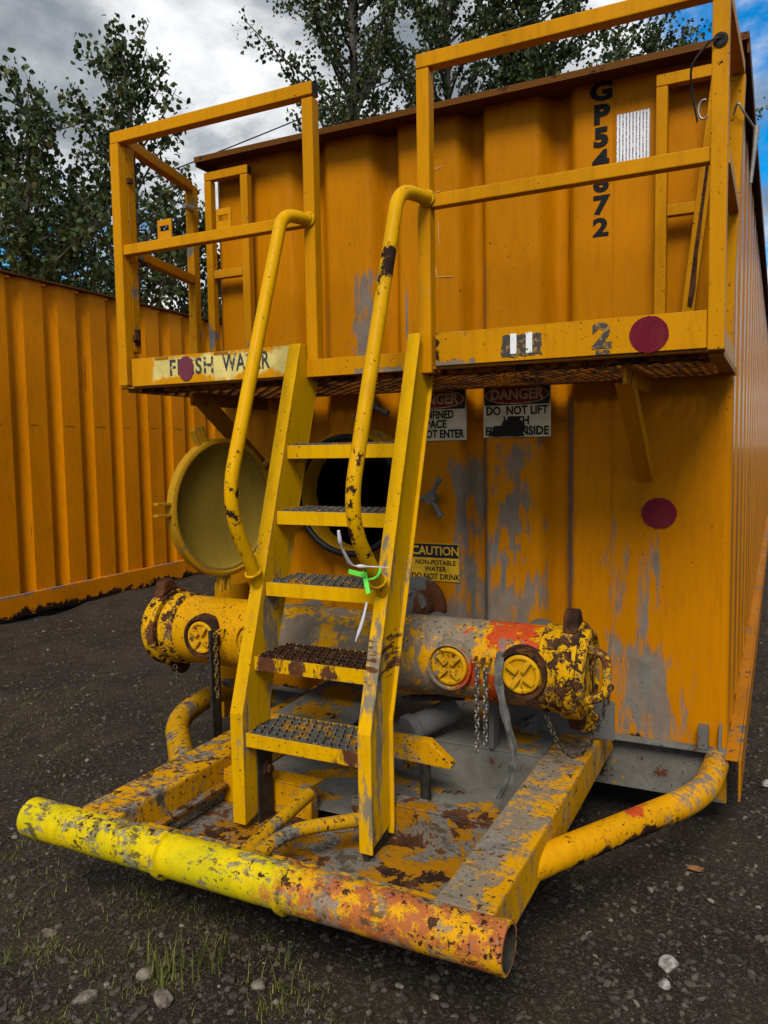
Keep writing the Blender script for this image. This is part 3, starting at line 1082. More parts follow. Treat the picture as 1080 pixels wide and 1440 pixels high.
PS = 0.047
post(0.052, 0.099, YP - 0.004, YP + 0.043, 1.826, 2.832)
post(1.000, 1.047, YP + 0.001, YP + 0.048, 1.84, 2.826)
post(1.462, 1.509, YP + 0.001, YP + 0.048, 1.80, 2.826)
post(2.402, 2.449, YP - 0.004, YP + 0.043, 1.815, 2.90)
MB().box(0.052, 1.047, YP - 0.001, YP + 0.046, 2.834, 2.881).build('top_rail', mat['rail'], walk, bevel=0.004)
MB().box(1.462, 2.401, YP - 0.001, YP + 0.046, 2.828, 2.875).build('top_rail', mat['rail'], walk, bevel=0.004)
MB().box(0.1, 0.999, YP + 0.002, YP + 0.044, 2.372, 2.414).build('mid_rail', mat['rail'], walk, bevel=0.004)
MB().box(1.510, 2.401, YP + 0.002, YP + 0.044, 2.362, 2.406).build('mid_rail', mat['rail'], walk, bevel=0.004)
MB().box(1.0472, 1.0495, YP + 0.003, YP + 0.042, 2.838, 2.877).build('rail_end', mat['tar'], walk)
MB().box(0.2585, 0.2605, -0.081, -0.049, 2.891, 2.924).build('rail_end', mat['tar'], walk)
# right end rail back to the wall
MB().bar((2.424, YP + 0.05, 2.865), (2.442, -0.14, 2.865), 0.045, 0.045).build('top_rail', mat['rail'], walk, bevel=0.004)
MB().bar((2.436, YP + 0.05, 2.385), (2.436, -0.14, 2.385), 0.035, 0.045).build('mid_rail', mat['rail'], walk, bevel=0.004)
MB().bar((2.412, -0.135, 1.826), (2.444, -0.135, 2.84), 0.047, 0.047, up=(0, 1, 0)).build('post', mat['rail'], walk, bevel=0.004)
# guard frames standing against the front sheet
mb = MB()
mb.box(2.155, 2.197, -0.085, -0.045, 1.83, 2.885)
mb.box(2.155, 2.40, -0.0845, -0.0455, 2.887, 2.930)
mb.box(2.199, 2.32, -0.083, -0.047, 2.405, 2.447)
mb.bar((2.255, -0.065, 1.83), (2.372, -0.065, 2.884), 0.045, 0.05, up=(0, 1, 0))
g = mb.build('guard_frame', mat['rail'], walk, bevel=0.004)
mb = MB()
pts = [(2.2765, 2.06), (2.292, 2.05), (2.305, 2.12), (2.312, 2.25), (2.330, 2.42), (2.345, 2.56), (2.340, 2.60), (2.333, 2.55), (2.318, 2.42), (2.300, 2.28)]
mb.prism(pts, 1, -0.0925, -0.0905)
mb.build('worn_patch', mat['boss'], g)
mb = MB()
mb.box(-0.005, 0.035, -0.085, -0.045, 1.83, 2.885)
mb.box(0.215, 0.258, -0.085, -0.045, 1.83, 2.885)
mb.box(-0.005, 0.258, -0.0845, -0.0455, 2.887, 2.928)
mb.box(0.037, 0.213, -0.083, -0.047, 2.405, 2.445)
mb.build('guard_frame', mat['gate'], walk, bevel=0.004)
# swing gate at the left end
ga = Vector((0.078, -0.700, 0)); gb = Vector((-0.062, -0.115, 0))
gd = (gb - ga).normalized()


def gp(t, z):
    q = ga.lerp(gb, t)
    return (q.x, q.y, z)


mb = MB()
mb.bar(gp(0.0, 1.97), gp(0.0, 2.83), 0.045, 0.045, up=(0, 1, 0))
gate = mb.build('gate', mat['gate'], T, bevel=0.004)
MB().bar(gp(1.0, 1.97), gp(1.0, 2.865), 0.045, 0.045, up=(0, 1, 0)).build('gate_post', mat['gate'], gate, bevel=0.004)
MB().bar(gp(-0.035, 2.855), gp(0.96, 2.855), 0.043, 0.045).build('gate_rail', mat['gate'], gate, bevel=0.004)
MB().bar(gp(0.045, 2.40), gp(0.955, 2.40), 0.040, 0.042).build('gate_rail', mat['gate'], gate, bevel=0.004)
mb = MB()
mb.box(0.045, 0.115, -0.728, -0.70, 2.02, 2.045)
mb.tube([gp(0.0, 2.0), gp(0.0, 2.07)], 0.03, 12)
mb.build('hinge', mat['boss'], gate, bevel=0.002)
MB().box(0.045, 0.115, -0.728, -0.70, 2.68, 2.70).build('hinge', mat['boss'], gate, bevel=0.002)
mb = MB(); mb.tube([(-0.03, -0.15, 2.74), (-0.03, -0.21, 2.74)], [0.018, 0.012], 10)
mb.build('latch', mat['wire'], gate, smooth=50)
# slotted tabs on the left mid rail
for x in (0.320, 0.622):
    mb = MB()
    y0, y1 = YP + 0.012, YP + 0.020
    mb.box(x - 0.036, x + 0.036, y0, y1, 2.4145, 2.445)
    mb.box(x - 0.036, x + 0.036, y0, y1, 2.467, 2.492)
    mb.box(x - 0.036, x - 0.024, y0, y1, 2.445, 2.467)
    mb.box(x + 0.024, x + 0.036, y0, y1, 2.445, 2.467)
    mb.build('slotted_tab', mat['rail'], walk, bevel=0.001)
# braces under the walkway
for x, m_ in ((2.135, 'rail'), (0.30, 'brace')):
    mb = MB()
    mb.bar((x, -0.60, 1.770), (x, -0.03, 1.770), 0.012, 0.06)
    mb.bar((x, -0.60, 1.797), (x, -0.03, 1.797), 0.05, 0.008)
    bx = mb.build('bracket_arm', mat[m_], walk, bevel=0.002)
    mb = MB()
    mb.bar((x + 0.01, -0.50, 1.765), (x + 0.01, -0.012, 1.42), 0.006, 0.055)
    mb.bar((x - 0.018, -0.515, 1.748), (x - 0.018, -0.012, 1.393), 0.056, 0.006)
    mb.build('strut', mat[m_], walk, bevel=0.0015)

# ================================================================== STAIRS
F_TOP, F_KNEE, F_BOT = (-0.800, 1.935), (-1.222, 0.648), (-1.222, 0.262)


def front_y(z):
    if z <= F_KNEE[1]:
        return F_KNEE[0]
    return F_KNEE[0] + (F_TOP[0] - F_KNEE[0]) * (z - F_KNEE[1]) / (F_TOP[1] - F_KNEE[1])


def band(o0, o1):
    """side outline of a strip running down the stringer between offsets o0..o1 behind its front edge"""
    return [(F_TOP[0] + o0, F_TOP[1]), (F_KNEE[0] + o0, F_KNEE[1]), (F_BOT[0] + o0, F_BOT[1]),
            (F_BOT[0] + o1, F_BOT[1] + 0.03 * (o1 > 0.1)), (F_KNEE[0] + o1, F_KNEE[1]), (F_TOP[0] + o1, F_TOP[1])]


DEP = 0.165
# left stringer: flat web towards the treads
mb = MB()
mb.prism(band(0.0, 0.008), 0, 0.944, 0.996)
mb.prism(band(0.0082, DEP - 0.0082), 0, 0.988, 0.9955)
mb.prism(band(DEP - 0.008, DEP), 0, 0.944, 0.996)
strL = mb.build('stringer', mat['stringer'], T, bevel=0.002)
# right stringer: web inside, flanges turned outwards
mb = MB()
mb.prism(band(0.0, 0.008), 0, 1.437, 1.484)
mb.prism(band(0.0082, DEP - 0.0082), 0, 1.4375, 1.470)
mb.prism(band(DEP - 0.008, DEP), 0, 1.437, 1.484)
strR = mb.build('stringer', mat['stringer'], T, bevel=0.002)
mb = MB()
mb.box(0.9965, 1.004, -1.15, -1.065, 0.225, 0.585)
pl = mb.build('foot_plate', mat['darksteel'], strL, bevel=0.002)
mb = MB(); mb.lathe((1.004, -1.10, 0.42), (1, 0, 0), [(0, 0.026), (0.006, 0.026), (0.006, 0.016), (0.022, 0.015), (0.022, 0.0)], 6)
mb.build('bolt', mat['boss'], pl)
mb = MB(); mb.box(1.446, 1.466, -1.215, -1.07, 0.215, 0.275)
mb.build('foot_plate', mat['darksteel'], strR, bevel=0.002)

for i, z in enumerate((1.555, 1.322, 1.078, 0.832, 0.582)):
    yf = front_y(z) + 0.012
    x0, x1 = 0.998, 1.4355
    mb = MB()
    mb.box(x0, x1, yf, yf + 0.006, z - 0.048, z)
    mb.box(x0, x1, yf + 0.0062, yf + 0.03, z - 0.048, z - 0.042)
    mb.box(x0, x1, yf + 0.205, yf + 0.211, z - 0.048, z)
    mb.box(x0, x0 + 0.005, yf + 0.0065, yf + 0.2045, z - 0.045, z - 0.002)
    mb.box(x1 - 0.005, x1, yf + 0.0065, yf + 0.2045, z - 0.045, z - 0.002)
    t_ = mb.build('tread', mat['tread'], T, bevel=0.0015)
    grip(x0 + 0.006, x1 - 0.006, yf + 0.008, yf + 0.203, z + 0.001, 0.0305, 5, 0.026, 'grip_surface',
         mat['grip'] if i not in (3,) else paint('rusted_grip_steel', (0.12, 0.05, 0.02), 0.56, 0.47, edge=0.5, rough=0.5, scale=2.2), t_, 0.0045)

# handrails
hl = arc([(1.020, YP - 0.004, 2.388), (0.985, -0.885, 2.385), (0.972, -1.243, 1.365), (0.972, -1.07, 1.065)], 0.14, 8)
MB().tube(hl, 0.0235, 18).build('handrail', mat['tube'], T, smooth=60)
hr = arc([(1.500, YP - 0.004, 2.392), (1.470, -0.930, 2.385), (1.465, -1.305, 1.330), (1.462, -1.075, 1.075)], 0.15, 8)
MB().tube(hr, 0.0235, 18).build('handrail', mat['tube'], T, smooth=60)

def bead(c, ax, r, name, parent):
    ax = Vector(ax).normalized()
    u = ax.cross(Vector((0, 0, 1)) if abs(ax.z) < 0.9 else Vector((1, 0, 0))).normalized(); v = ax.cross(u)
    c = Vector(c)
    n = 26
    MB().tube([c + (u * math.cos(6.283 * k / n) + v * math.sin(6.283 * k / n)) * r for k in range(n)], [0.0045 + 0.0018 * rng.random() for _ in range(n)], 6, closed=True).build(name, mat['tread'], parent, smooth=60)


bead((1.020, YP - 0.003, 2.388), (0, 1, 0), 0.0245, 'weld_bead', T)
bead((1.500, YP - 0.003, 2.392), (0, 1, 0), 0.0245, 'weld_bead', T)
bead((0.972, -1.105, 1.115), Vector(hl[-1]) - Vector(hl[-2]), 0.026, 'weld_bead', T)
bead((1.462, -1.11, 1.115), Vector(hr[-1]) - Vector(hr[-2]), 0.026, 'weld_bead', T)
# ================================================================== SKID
BX0, BX1, BY, BZ, BR = 0.405, 2.046, -1.592, 0.336, 0.063
mb = MB()
P = [(BX0 + (BX1 - BX0) * k / 24, BY, BZ) for k in range(25)]
mb.tube(P, BR, 32, caps=False)
mb.tube(P, BR - 0.009, 32, caps=False, mi=1)
for xx in (BX0, BX1):
    mb.lathe((xx, BY, BZ), (1, 0, 0), [(0, BR - 0.009), (0, BR)], 32)
bump = mb.build('bumper_pipe', [mat['bumper'], mat['darksteel']], T, smooth=50)
for xx in (0.983, 1.414):
    mb = MB()
    mb.lathe((xx, BY, BZ), (1, 0, 0), [(-0.014, BR - 0.001), (-0.009, BR + 0.008), (0.007, BR + 0.010), (0.013, BR - 0.001)], 32)
    mb.build('pipe_collar', mat['bumper'], bump, smooth=40)


def channel(x0, x1, y0, y1, z0, z1, open_side, m, name):
    t = 0.012
    mb = MB()
    mb.box(x0, x1, y0, y1, z1 - t, z1)
    mb.box(x0, x1, y0, y1, z0, z0 + t)
    if open_side > 0:
        mb.box(x0, x0 + t, y0, y1, z0 + t + .0003, z1 - t - .0003)
    else:
        mb.box(x1 - t, x1, y0, y1, z0 + t + .0003, z1 - t - .0003)
    return mb.build(name, m, T, bevel=0.004)


MB().box(1.842, 2.000, -1.575, 0.0, 0.262, 0.398).build('skid_rail', mat['skid'], T, bevel=0.008)
MB().box(0.602, 0.765, -1.575, 0.0, 0.262, 0.398).build('skid_rail', mat['skid_left'], T, bevel=0.008)
# inner ledges on the rails
mb = MB()
mb.box(0.766, 0.80, -1.50, -1.06, 0.300, 0.312)
mb.build('ledge', mat['pan'], T, bevel=0.002)
# front pan, cross members, rear pan and rear deck
def pan(x0, x1, y0, y1, z, name, m):
    mb = MB()
    nx, ny = 24, 14
    v = []
    for j in range(ny + 1):
        for i in range(nx + 1):
            x = x0 + (x1 - x0) * i / nx; y = y0 + (y1 - y0) * j / ny
            v.append((x, y, z + 0.004 * math.sin(x * 11 + y * 5) * math.sin(y * 13)))
    f = [(j * (nx + 1) + i, j * (nx + 1) + i + 1, (j + 1) * (nx + 1) + i + 1, (j + 1) * (nx + 1) + i) for j in range(ny) for i in range(nx)]
    mb.add(v, f)
    o = mb.build(name, m, T, smooth=60)
    return o


pan(0.76, 1.845, -1.535, -1.03, 0.235, 'front_pan', mat['pan'])
pan(0.76, 1.845, -1.0, -0.54, 0.255, 'rear_pan', mat['deck'])
mb = MB()
mb.box(1.31, 1.8415, -1.045, -1.00, 0.21, 0.345)
mb.box(1.31, 1.8415, -1.044, -0.965, 0.346, 0.354)
mb.build('cross_member', mat['pan'], T, bevel=0.003)
mb = MB()
mb.box(0.766, 1.15, -1.045, -1.00, 0.21, 0.345)
mb.box(0.766, 1.15, -1.044, -0.965, 0.346, 0.354)
mb.build('cross_member', mat['skid'], T, bevel=0.003)
mb = MB()
mb.box(0.766, 1.8415, -1.515, -1.505, 0.240, 0.335)
mb.box(0.766, 1.8415, -1.504, -1.455, 0.327, 0.335)
mb.build('cross_member', mat['skid_left'], T, bevel=0.002)
mb = MB()
mb.box(0.766, 1.8415, -0.545, -0.052, 0.388, 0.398)
mb.box(0.766, 1.8415, -0.545, -0.535, 0.245, 0.3875)
mb.build('rear_deck', mat['deck'], T, bevel=0.003)
# sloping tray below the manway with a turned-up yellow lip
mb = MB()
mb.prism([(-0.30, 0.505), (-0.745, 0.482), (-0.745, 0.476), (-0.30, 0.499)], 0, 0.80, 1.15)
tray = mb.build('drip_tray', mat['deck'], T)
mb = MB()
mb.prism([(0.80, 0.482), (1.49, 0.486), (1.585, 0.412), (1.575, 0.392), (1.36, 0.398), (0.80, 0.43)], 1, -0.79, -0.748)
mb.build('tray_lip', mat['skid'], tray, bevel=0.006)
mb = MB(); mb.tube([(1.47, -0.77, 0.395), (1.47, -0.77, 0.25)], 0.02, 12)
mb.build('tray_leg', mat['darksteel'], tray)
# bent corner brace pipes
MB().tube(arc([(1.915, -1.23, 0.30), (2.385, -0.40, 0.292), (2.405, -0.06, 0.285), (2.405, 0.0, 0.285)], 0.17, 8), 0.0475, 24).build('brace_pipe', mat['pipe'], T, smooth=50)
MB().tube(arc([(0.61, -1.08, 0.325), (0.235, -0.70, 0.345), (0.135, -0.44, 0.345), (0.13, 0.02, 0.345)], 0.16, 8), 0.050, 24).build('brace_pipe', mat['pipe_left'], T, smooth=50)
# bent tow handles behind the bumper
MB().tube([(1.235, -1.53, 0.375), (1.215, -1.30, 0.375), (1.195, -1.13, 0.37)], 0.022, 16).build('tow_handle', mat['pipe_left'], T, smooth=50)
MB().tube(arc([(1.26, -1.53, 0.360), (1.27, -1.36, 0.365), (1.435, -1.19, 0.36)], 0.13, 6), 0.022, 16).build('tow_handle', mat['pipe_left'], T, smooth=50)
# grey bracket plate at the foot of the sheet
mb = MB()
mb.box(1.58, 2.058, -0.31, -0.30, 0.408, 0.56)
bp = mb.build('bracket_plate', mat['greysteel'], T, bevel=0.002)
mb = MB(); mb.lathe((1.955, -0.31, 0.475), (0, -1, 0), [(0, 0.046), (0.018, 0.044), (0.02, 0.03), (0.012, 0.028), (0.012, 0.0)], 24)
mb.build('port', mat['cap'], bp, smooth=40)
mb = MB()
mb.prism([(1.70, 0.404), (1.765, 0.404), (1.765, 0.455), (1.752, 0.472), (1.735, 0.466), (1.728, 0.455), (1.705, 0.45)], 1, -0.36, -0.312)
mb.tube([(1.745, -0.40, 0.44), (1.745, -0.36, 0.44)], 0.014, 10)
mb.build('clamp', mat['greysteel'], bp, bevel=0.003)
mb = MB(); mb.lathe((1.865, -0.31, 0.53), (0, -1, 0), [(0, 0.032), (0.012, 0.03), (0.012, 0.012), (0.03, 0.012), (0.03, 0.0)], 8)
mb.build('bolt', mat['wire'], bp)

# ================================================================== MANIFOLD
MY, MZ, MR = -0.60, 0.752, 0.147
mb = MB()
mb.tube([(0.19 + (1.90 - 0.19) * k / 20, MY, MZ) for k in range(21)], MR, 40)
man = mb.build('manifold', mat['manifold'], T, smooth=50)
# collars
for x0, s in ((0.262, -1), (1.885, 1)):
    mb = MB()
    mb.lathe((x0, MY, MZ), (s, 0, 0), [(-0.012, MR - 0.001), (-0.006, MR + 0.010), (0.006, MR + 0.010), (0.012, MR + 0.004), (0.03, MR + 0.006), (0.055, MR + 0.012), (0.06, MR + 0.004), (0.062, MR - 0.02)], 40)
    mb.build('collar', mat['cap'], man, smooth=35)


def end_cap(x, s, handle):
    mb = MB()
    mb.lathe((x, MY, MZ), (s, 0, 0), [(0.0, MR - 0.02), (0.0, 0.166), (0.012, 0.172), (0.052, 0.172), (0.062, 0.166), (0.062, 0.150), (0.085, 0.146), (0.09, 0.130), (0.078, 0.122), (0.078, 0.0)], 44)
    cap = mb.build('end_cap', mat['cap'], man, smooth=35)
    # two hammer lugs
    for a in (R(78), R(258)):
        c, sn = math.cos(a), math.sin(a)
        def q(r, t):
            return (MY + r * -c - t * sn * -1, MZ + r * sn + t * c * 1)
        pts = [q(0.165, -0.062), q(0.192, -0.042), q(0.214, -0.036), q(0.228, -0.016), q(0.228, 0.018), q(0.214, 0.036), q(0.192, 0.040), q(0.165, 0.062)]
        mb = MB(); mb.prism(pts, 0, x + s * 0.004, x + s * 0.056)
        mb.build('hammer_lug', mat['boss'], cap, bevel=0.013)
    if handle:
        mb = MB()
        mb.tube(arc([(x + 0.07, MY - 0.02, MZ + 0.085), (x + 0.145, MY - 0.03, MZ + 0.07), (x + 0.15, MY - 0.075, MZ - 0.06), (x + 0.07, MY - 0.08, MZ - 0.085)], 0.05, 6), 0.0155, 12)
        mb.build('handle', mat['cap'], cap, smooth=50)
    return cap


end_cap(0.182, -1, False)
end_cap(1.945, 1, True)


def plug(x, ring):
    y = MY - MR
    mb = MB()
    mb.lathe((x, y + 0.03, MZ + 0.008), (0, -1, 0), [(0, 0.096 if ring == 'boss' else 0.090), (0.034, 0.092 if ring == 'boss' else 0.086), (0.048, 0.088 if ring == 'boss' else 0.084), (0.05, 0.076), (0.036, 0.072), (0.036, 0.0)], 40)
    b = mb.build('plug_boss', mat[ring], man, smooth=40)
    mb = MB()
    yf = y - 0.014
    mb.lathe((x, yf + 0.02, MZ + 0.008), (0, -1, 0), [(0, 0.068), (0.022, 0.068), (0.026, 0.063), (0.026, 0.055), (0.018, 0.05), (0.015, 0.02), (0.015, 0.0)], 36)
    for k in range(4):
        a = R(45 + 90 * k + (12 if ring == 'boss' else 0))
        c, s = math.cos(a), math.sin(a)
        mb.bar((x + 0.014 * c, yf - 0.004, MZ + 0.008 + 0.014 * s), (x + 0.056 * c, yf - 0.004, MZ + 0.008 + 0.056 * s), 0.017, 0.02, up=(0, 1, 0))
    mb.build('plug', mat['plug'], b, smooth=30, bevel=0.002)


plug(0.443, 'boss')
plug(0.705, 'manifold')
plug(1.562, 'manifold')
plug(1.825, 'boss')
# stubs to the tank, support leg, drain valve
for x in (0.55, 1.22, 1.70):
    mb = MB(); mb.tube([(x, MY, MZ - 0.03), (x, -0.02, MZ - 0.03)], 0.075, 24)
    mb.build('branch_pipe', mat['greysteel'], man, smooth=50)
MB().box(0.505, 0.517, -0.79, -0.73, 0.235, 0.80).build('support_bar', mat['darksteel'], man, bevel=0.002)
MB().box(1.64, 1.66, -0.56, -0.50, 0.40, 0.62).build('support_bar', mat['greysteel'], man, bevel=0.002)
mb = MB()
mb.lathe((1.345, -0.66, 0.455), Vector((0.30, 0.62, 0.10)), [(0.0, 0.0), (0.0, 0.052), (0.01, 0.062), (0.03, 0.062), (0.04, 0.05), (0.24, 0.05), (0.25, 0.0)], 28)
vl = mb.build('drain_valve', mat['greysteel'], T, smooth=40)
MB().bar((1.34, -0.62, 0.575), (1.56, -0.60, 0.60), 0.02, 0.022).build('valve_lever', mat['tar'], vl, bevel=0.004)

# ================================================================== CHAINS and hanging things
def link_mesh(name, m, ln=0.034, wd=0.021, r=0.0032):
    pts = []
    hl_, rr = ln / 2 - wd / 2 + r, wd / 2 - r
    for k in range(7):
        a = math.pi * k / 6
        pts.append((0, rr * math.cos(a), hl_ - rr + rr * math.sin(a)))
    for k in range(7):
        a = math.pi + math.pi * k / 6
        pts.append((0, rr * math.cos(a), -(hl_ - rr) + rr * math.sin(a)))
    return MB().tube(pts, r, 6, closed=True).mesh(name, m, smooth=60)


def chain(path, mkey, label, pitch=0.0265, ln=0.036, wd=0.0225, r=0.0036):
    """links strung along a polyline"""
    P = [Vector(p) for p in path]
    me = link_mesh('link', mat[mkey], ln, wd, r)
    rt = root('chain', label, 'chain', tuple(P[-1]))
    seg = [(P[i + 1] - P[i]).length for i in range(len(P) - 1)]
    tot = sum(seg)
    n = int(tot / pitch)
    for k in range(n):
        s = (k + 0.5) * pitch
        i = 0
        while i < len(seg) - 1 and s > seg[i]:
            s -= seg[i]; i += 1
        q = P[i].lerp(P[i + 1], min(1, s / seg[i]))
        d = (P[i + 1] - P[i]).normalized()
        ref = Vector((0, 1, 0)) if abs(d.y) < 0.8 else Vector((1, 0, 0))
        u = d.cross(ref).normalized(); v = d.cross(u)
        a = (math.pi / 2 if k % 2 else 0) + 0.5 + rng.uniform(-0.15, 0.15)
        x = u * math.cos(a) + v * math.sin(a); y = d.cross(x)
        mtx = Matrix((( *x, 0), (*y, 0), (*d, 0), (0, 0, 0, 1))).transposed()
        link('link', me, rt, Matrix.Translation(q) @ mtx)
    return rt


def hang(a, b, sag, n=14):
    a, b = Vector(a), Vector(b)
    return [a.lerp(b, k / n) - Vector((0, 0, sag * 4 * (k / n) * (1 - k / n))) for k in range(n + 1)]


cy = MY - MR - 0.025
chain([(1.672, cy, 0.775), (1.672, cy - .004, 0.455)], 'chain', 'grey hanging chain strand left of the strap, left one of the pair', 0.028, 0.039, 0.024, 0.004)
chain([(1.702, cy, 0.775), (1.702, cy - .004, 0.468)], 'chain', 'grey hanging chain strand next to the strap, right one of the pair', 0.028, 0.039, 0.024, 0.004)
chain([(0.545, cy - 0.02, 0.80), (0.548, cy - 0.02, 0.50)], 'chain_yellow', 'yellow-stained rusty chain hanging in front of the left manifold pipe', 0.028, 0.039, 0.024, 0.004)
chain(hang((1.885, MY - 0.06, 0.60), (2.115, MY - 0.075, 0.745), 0.20, 18), 'chain_dark', 'dark slack chain looping below the right manifold cap', 0.027, 0.038, 0.024, 0.004)
chain(hang((0.24, MY - 0.10, 0.61), (0.39, MY - 0.10, 0.62), 0.14, 14), 'chain_dark', 'dark chain loop hanging under the left manifold cap', 0.027, 0.036, 0.022, 0.0034)
# chain hooks are tiny shackles on the pipe
mb = MB()
for x in (1.672, 1.702, 0.545):
    mb.tube([(x - 0.012, cy + 0.03, 0.80), (x - 0.012, cy - 0.005, 0.79), (x + 0.012, cy - 0.005, 0.79), (x + 0.012, cy + 0.03, 0.80)], 0.005, 8)
mb.build('chain_eye', mat['cap'], man)
# flat grey strap hanging from the second plug
path = arc([(1.752, cy + 0.02, 0.83), (1.757, cy - 0.035, 0.76), (1.785, cy - 0.04, 0.635), (1.822, cy - 0.045, 0.50), (1.805, cy - 0.05, 0.41), (1.772, cy - 0.055, 0.34)], 0.06, 6)
mb = MB()
vs = []
for i, q in enumerate(path):
    wv = 0.0135 + 0.0025 * math.sin(i * 1.3)
    tw = 0.35 * math.sin(i * 0.28)
    r_ = Vector((math.cos(tw), math.sin(tw), 0)); n_ = Vector((-math.sin(tw), math.cos(tw), 0))
    for sx, sy in ((-1, -1), (-0.2, -1.6), (0.2, -0.7), (1, -1), (1, 1), (-1, 1)):
        vs.append(q + r_ * sx * wv + n_ * sy * 0.0045)
fs = []
for i in range(len(path) - 1):
    for k in range(6):
        k2 = (k + 1) % 6
        fs.append((i * 6 + k, (i + 1) * 6 + k, (i + 1) * 6 + k2, i * 6 + k2))
fs += [tuple(range(6)), tuple(range((len(path) - 1) * 6, len(path) * 6))]
mb.add(vs, fs)
o = mb.build('strap', mat['strap'], None, smooth=40)
tag(o, 'worn grey rubber strap hanging from the manifold plug on the right', 'strap')
# green cable tie with white tape on the right handrail foot
c0 = Vector((1.463, -1.155, 1.150))
ax = (Vector((1.462, -1.075, 1.075)) - Vector((1.465, -1.305, 1.330))).normalized()
u_ = Vector((1, 0, 0)); v_ = ax.cross(u_).normalized()
rt = root('cable_tie', 'bright green plastic cable tie knotted round the right handrail foot', 'cable tie', tuple(c0))
mb = MB(); mb.tube([c0 + (u_ * math.cos(a) + v_ * math.sin(a)) * 0.0275 for a in np.linspace(0, 6.283, 24, endpoint=False)], 0.0045, 6, closed=True)
mb.build('loop', mat['green_plastic'], rt, smooth=60)
mb = MB()
k0 = c0 + Vector((-0.012, -0.03, -0.004))
mb.bar(k0, k0 + Vector((-0.050, -0.006, 0.010)), 0.004, 0.015)
mb.bar(k0 + Vector((0.004, 0, -0.004)), k0 + Vector((0.022, -0.012, -0.055)), 0.004, 0.015, up=(1, 0, 0))
mb.bar(k0 + Vector((-0.006, 0, 0)), k0 + Vector((0.010, -0.004, 0.003)), 0.012, 0.014)
mb.build('tail', mat['green_plastic'], rt, bevel=0.001)
tp = arc([(1.452, -1.338, 1.30), (1.450, -1.325, 1.255), (1.448, -1.262, 1.185), (1.470, -1.215, 1.178), (1.535, -1.17, 1.172)], 0.03, 5)
mb = MB(); mb.tube(tp, [0.0045 + 0.002 * math.sin(i) for i in range(len(tp) - 1)] + [0.001], 8)
o = mb.build('plastic_strip', mat['tape'], None, smooth=60)
tag(o, 'torn white plastic strip wrapped round the right handrail bend', 'plastic strip')
o = MB().tube(arc([(1.445, -1.155, 1.055), (1.432, -1.165, 0.99), (1.412, -1.175, 0.93)], 0.03, 4), [0.004, 0.004, 0.005, 0.006, 0.006, 0.006, 0.002], 8).build('plastic_strip', mat['tape'], None, smooth=60)
tag(o, 'thin white plastic strip dangling beside the right stringer below the green tie', 'plastic strip')


# wire hooks on the right corner posts
def wire(pts, label, r=0.0035, rad=0.03):
    o = MB().tube(arc(pts, rad, 5), r, 8).build('wire_hook', mat['wire'], None, smooth=60)
    tag(o, label, 'wire hook')
    return o


rt = root('wire_hook', 'thin wire hook threaded through a dark hole in the right front post', 'wire hook', (2.42, YP, 2.66))
mb = MB(); mb.lathe((2.425, YP - 0.004, 2.695), (0, -1, 0), [(0, 0.021), (0.004, 0.021), (0.006, 0.014), (0.003, 0.0)], 18)
mb.build('grommet', mat['tar'], rt)
MB().tube(arc([(2.425, YP - 0.008, 2.70), (2.40, YP - 0.03, 2.690), (2.345, YP - 0.02, 2.635), (2.346, YP + 0.03, 2.58), (2.36, YP + 0.06, 2.50)], 0.03, 5), 0.0032, 8).build('wire', mat['darksteel'], rt, smooth=60)
MB().tube([(2.378 + 0.016 * math.cos(a), YP + 0.06, 2.535 + 0.028 * math.sin(a)) for a in np.linspace(1.2, 5.4, 14)], 0.0032, 8).build('curl', mat['wire'], rt, smooth=60)
rt = root('wire_hook', 'curled wire with a pin hanging off the right end rail near the roof corner', 'wire hook', (2.46, -0.15, 2.6))
MB().tube(arc([(2.43, -0.17, 2.70), (2.445, -0.20, 2.735), (2.462, -0.19, 2.70), (2.50, -0.12, 2.655)], 0.03, 5), 0.004, 8).build('wire', mat['wire'], rt, smooth=60)
MB().tube([(2.505, -0.12, 2.665), (2.500, -0.12, 2.60), (2.488, -0.12, 2.47)], [0.012, 0.008, 0.006], 10).build('pin', mat['wire'], rt, smooth=60)

# ================================================================== NEIGHBOUR TANK (left)
B0 = Vector((-3.907, 1.585, 0))
bd = Vector((-0.0475, 1.0, 0)).normalized()
bn = Vector((bd.y, -bd.x, 0))
N2 = root('storage_tank', 'plain orange corrugated tank standing across the gravel at the left', 'tank', tuple(B0))


def bw(t, o, z):
    q = B0 + bd * t + bn * o
    return (q.x, q.y, z)


prof = []
t = -2.6 + 0.02
while t < 9.6:
    prof += [(t, 0.0), (t + 0.235, 0.0), (t + 0.262, -0.07), (t + 0.325, -0.07), (t + 0.43, 0.0)]
    t += 0.432
zt = 3.235
v = []; f = []
zsn = [0.20, 1.82, zt]
for tt, oo in prof:
    for z in zsn:
        v.append(bw(tt, oo, z))
for i in range(len(prof) - 1):
    for k in range(len(zsn) - 1):
        f.append((i * 3 + k, (i + 1) * 3 + k, (i + 1) * 3 + k + 1, i * 3 + k + 1))
MB().add(v, f).build('side_wall', mat['neighbour'], N2)
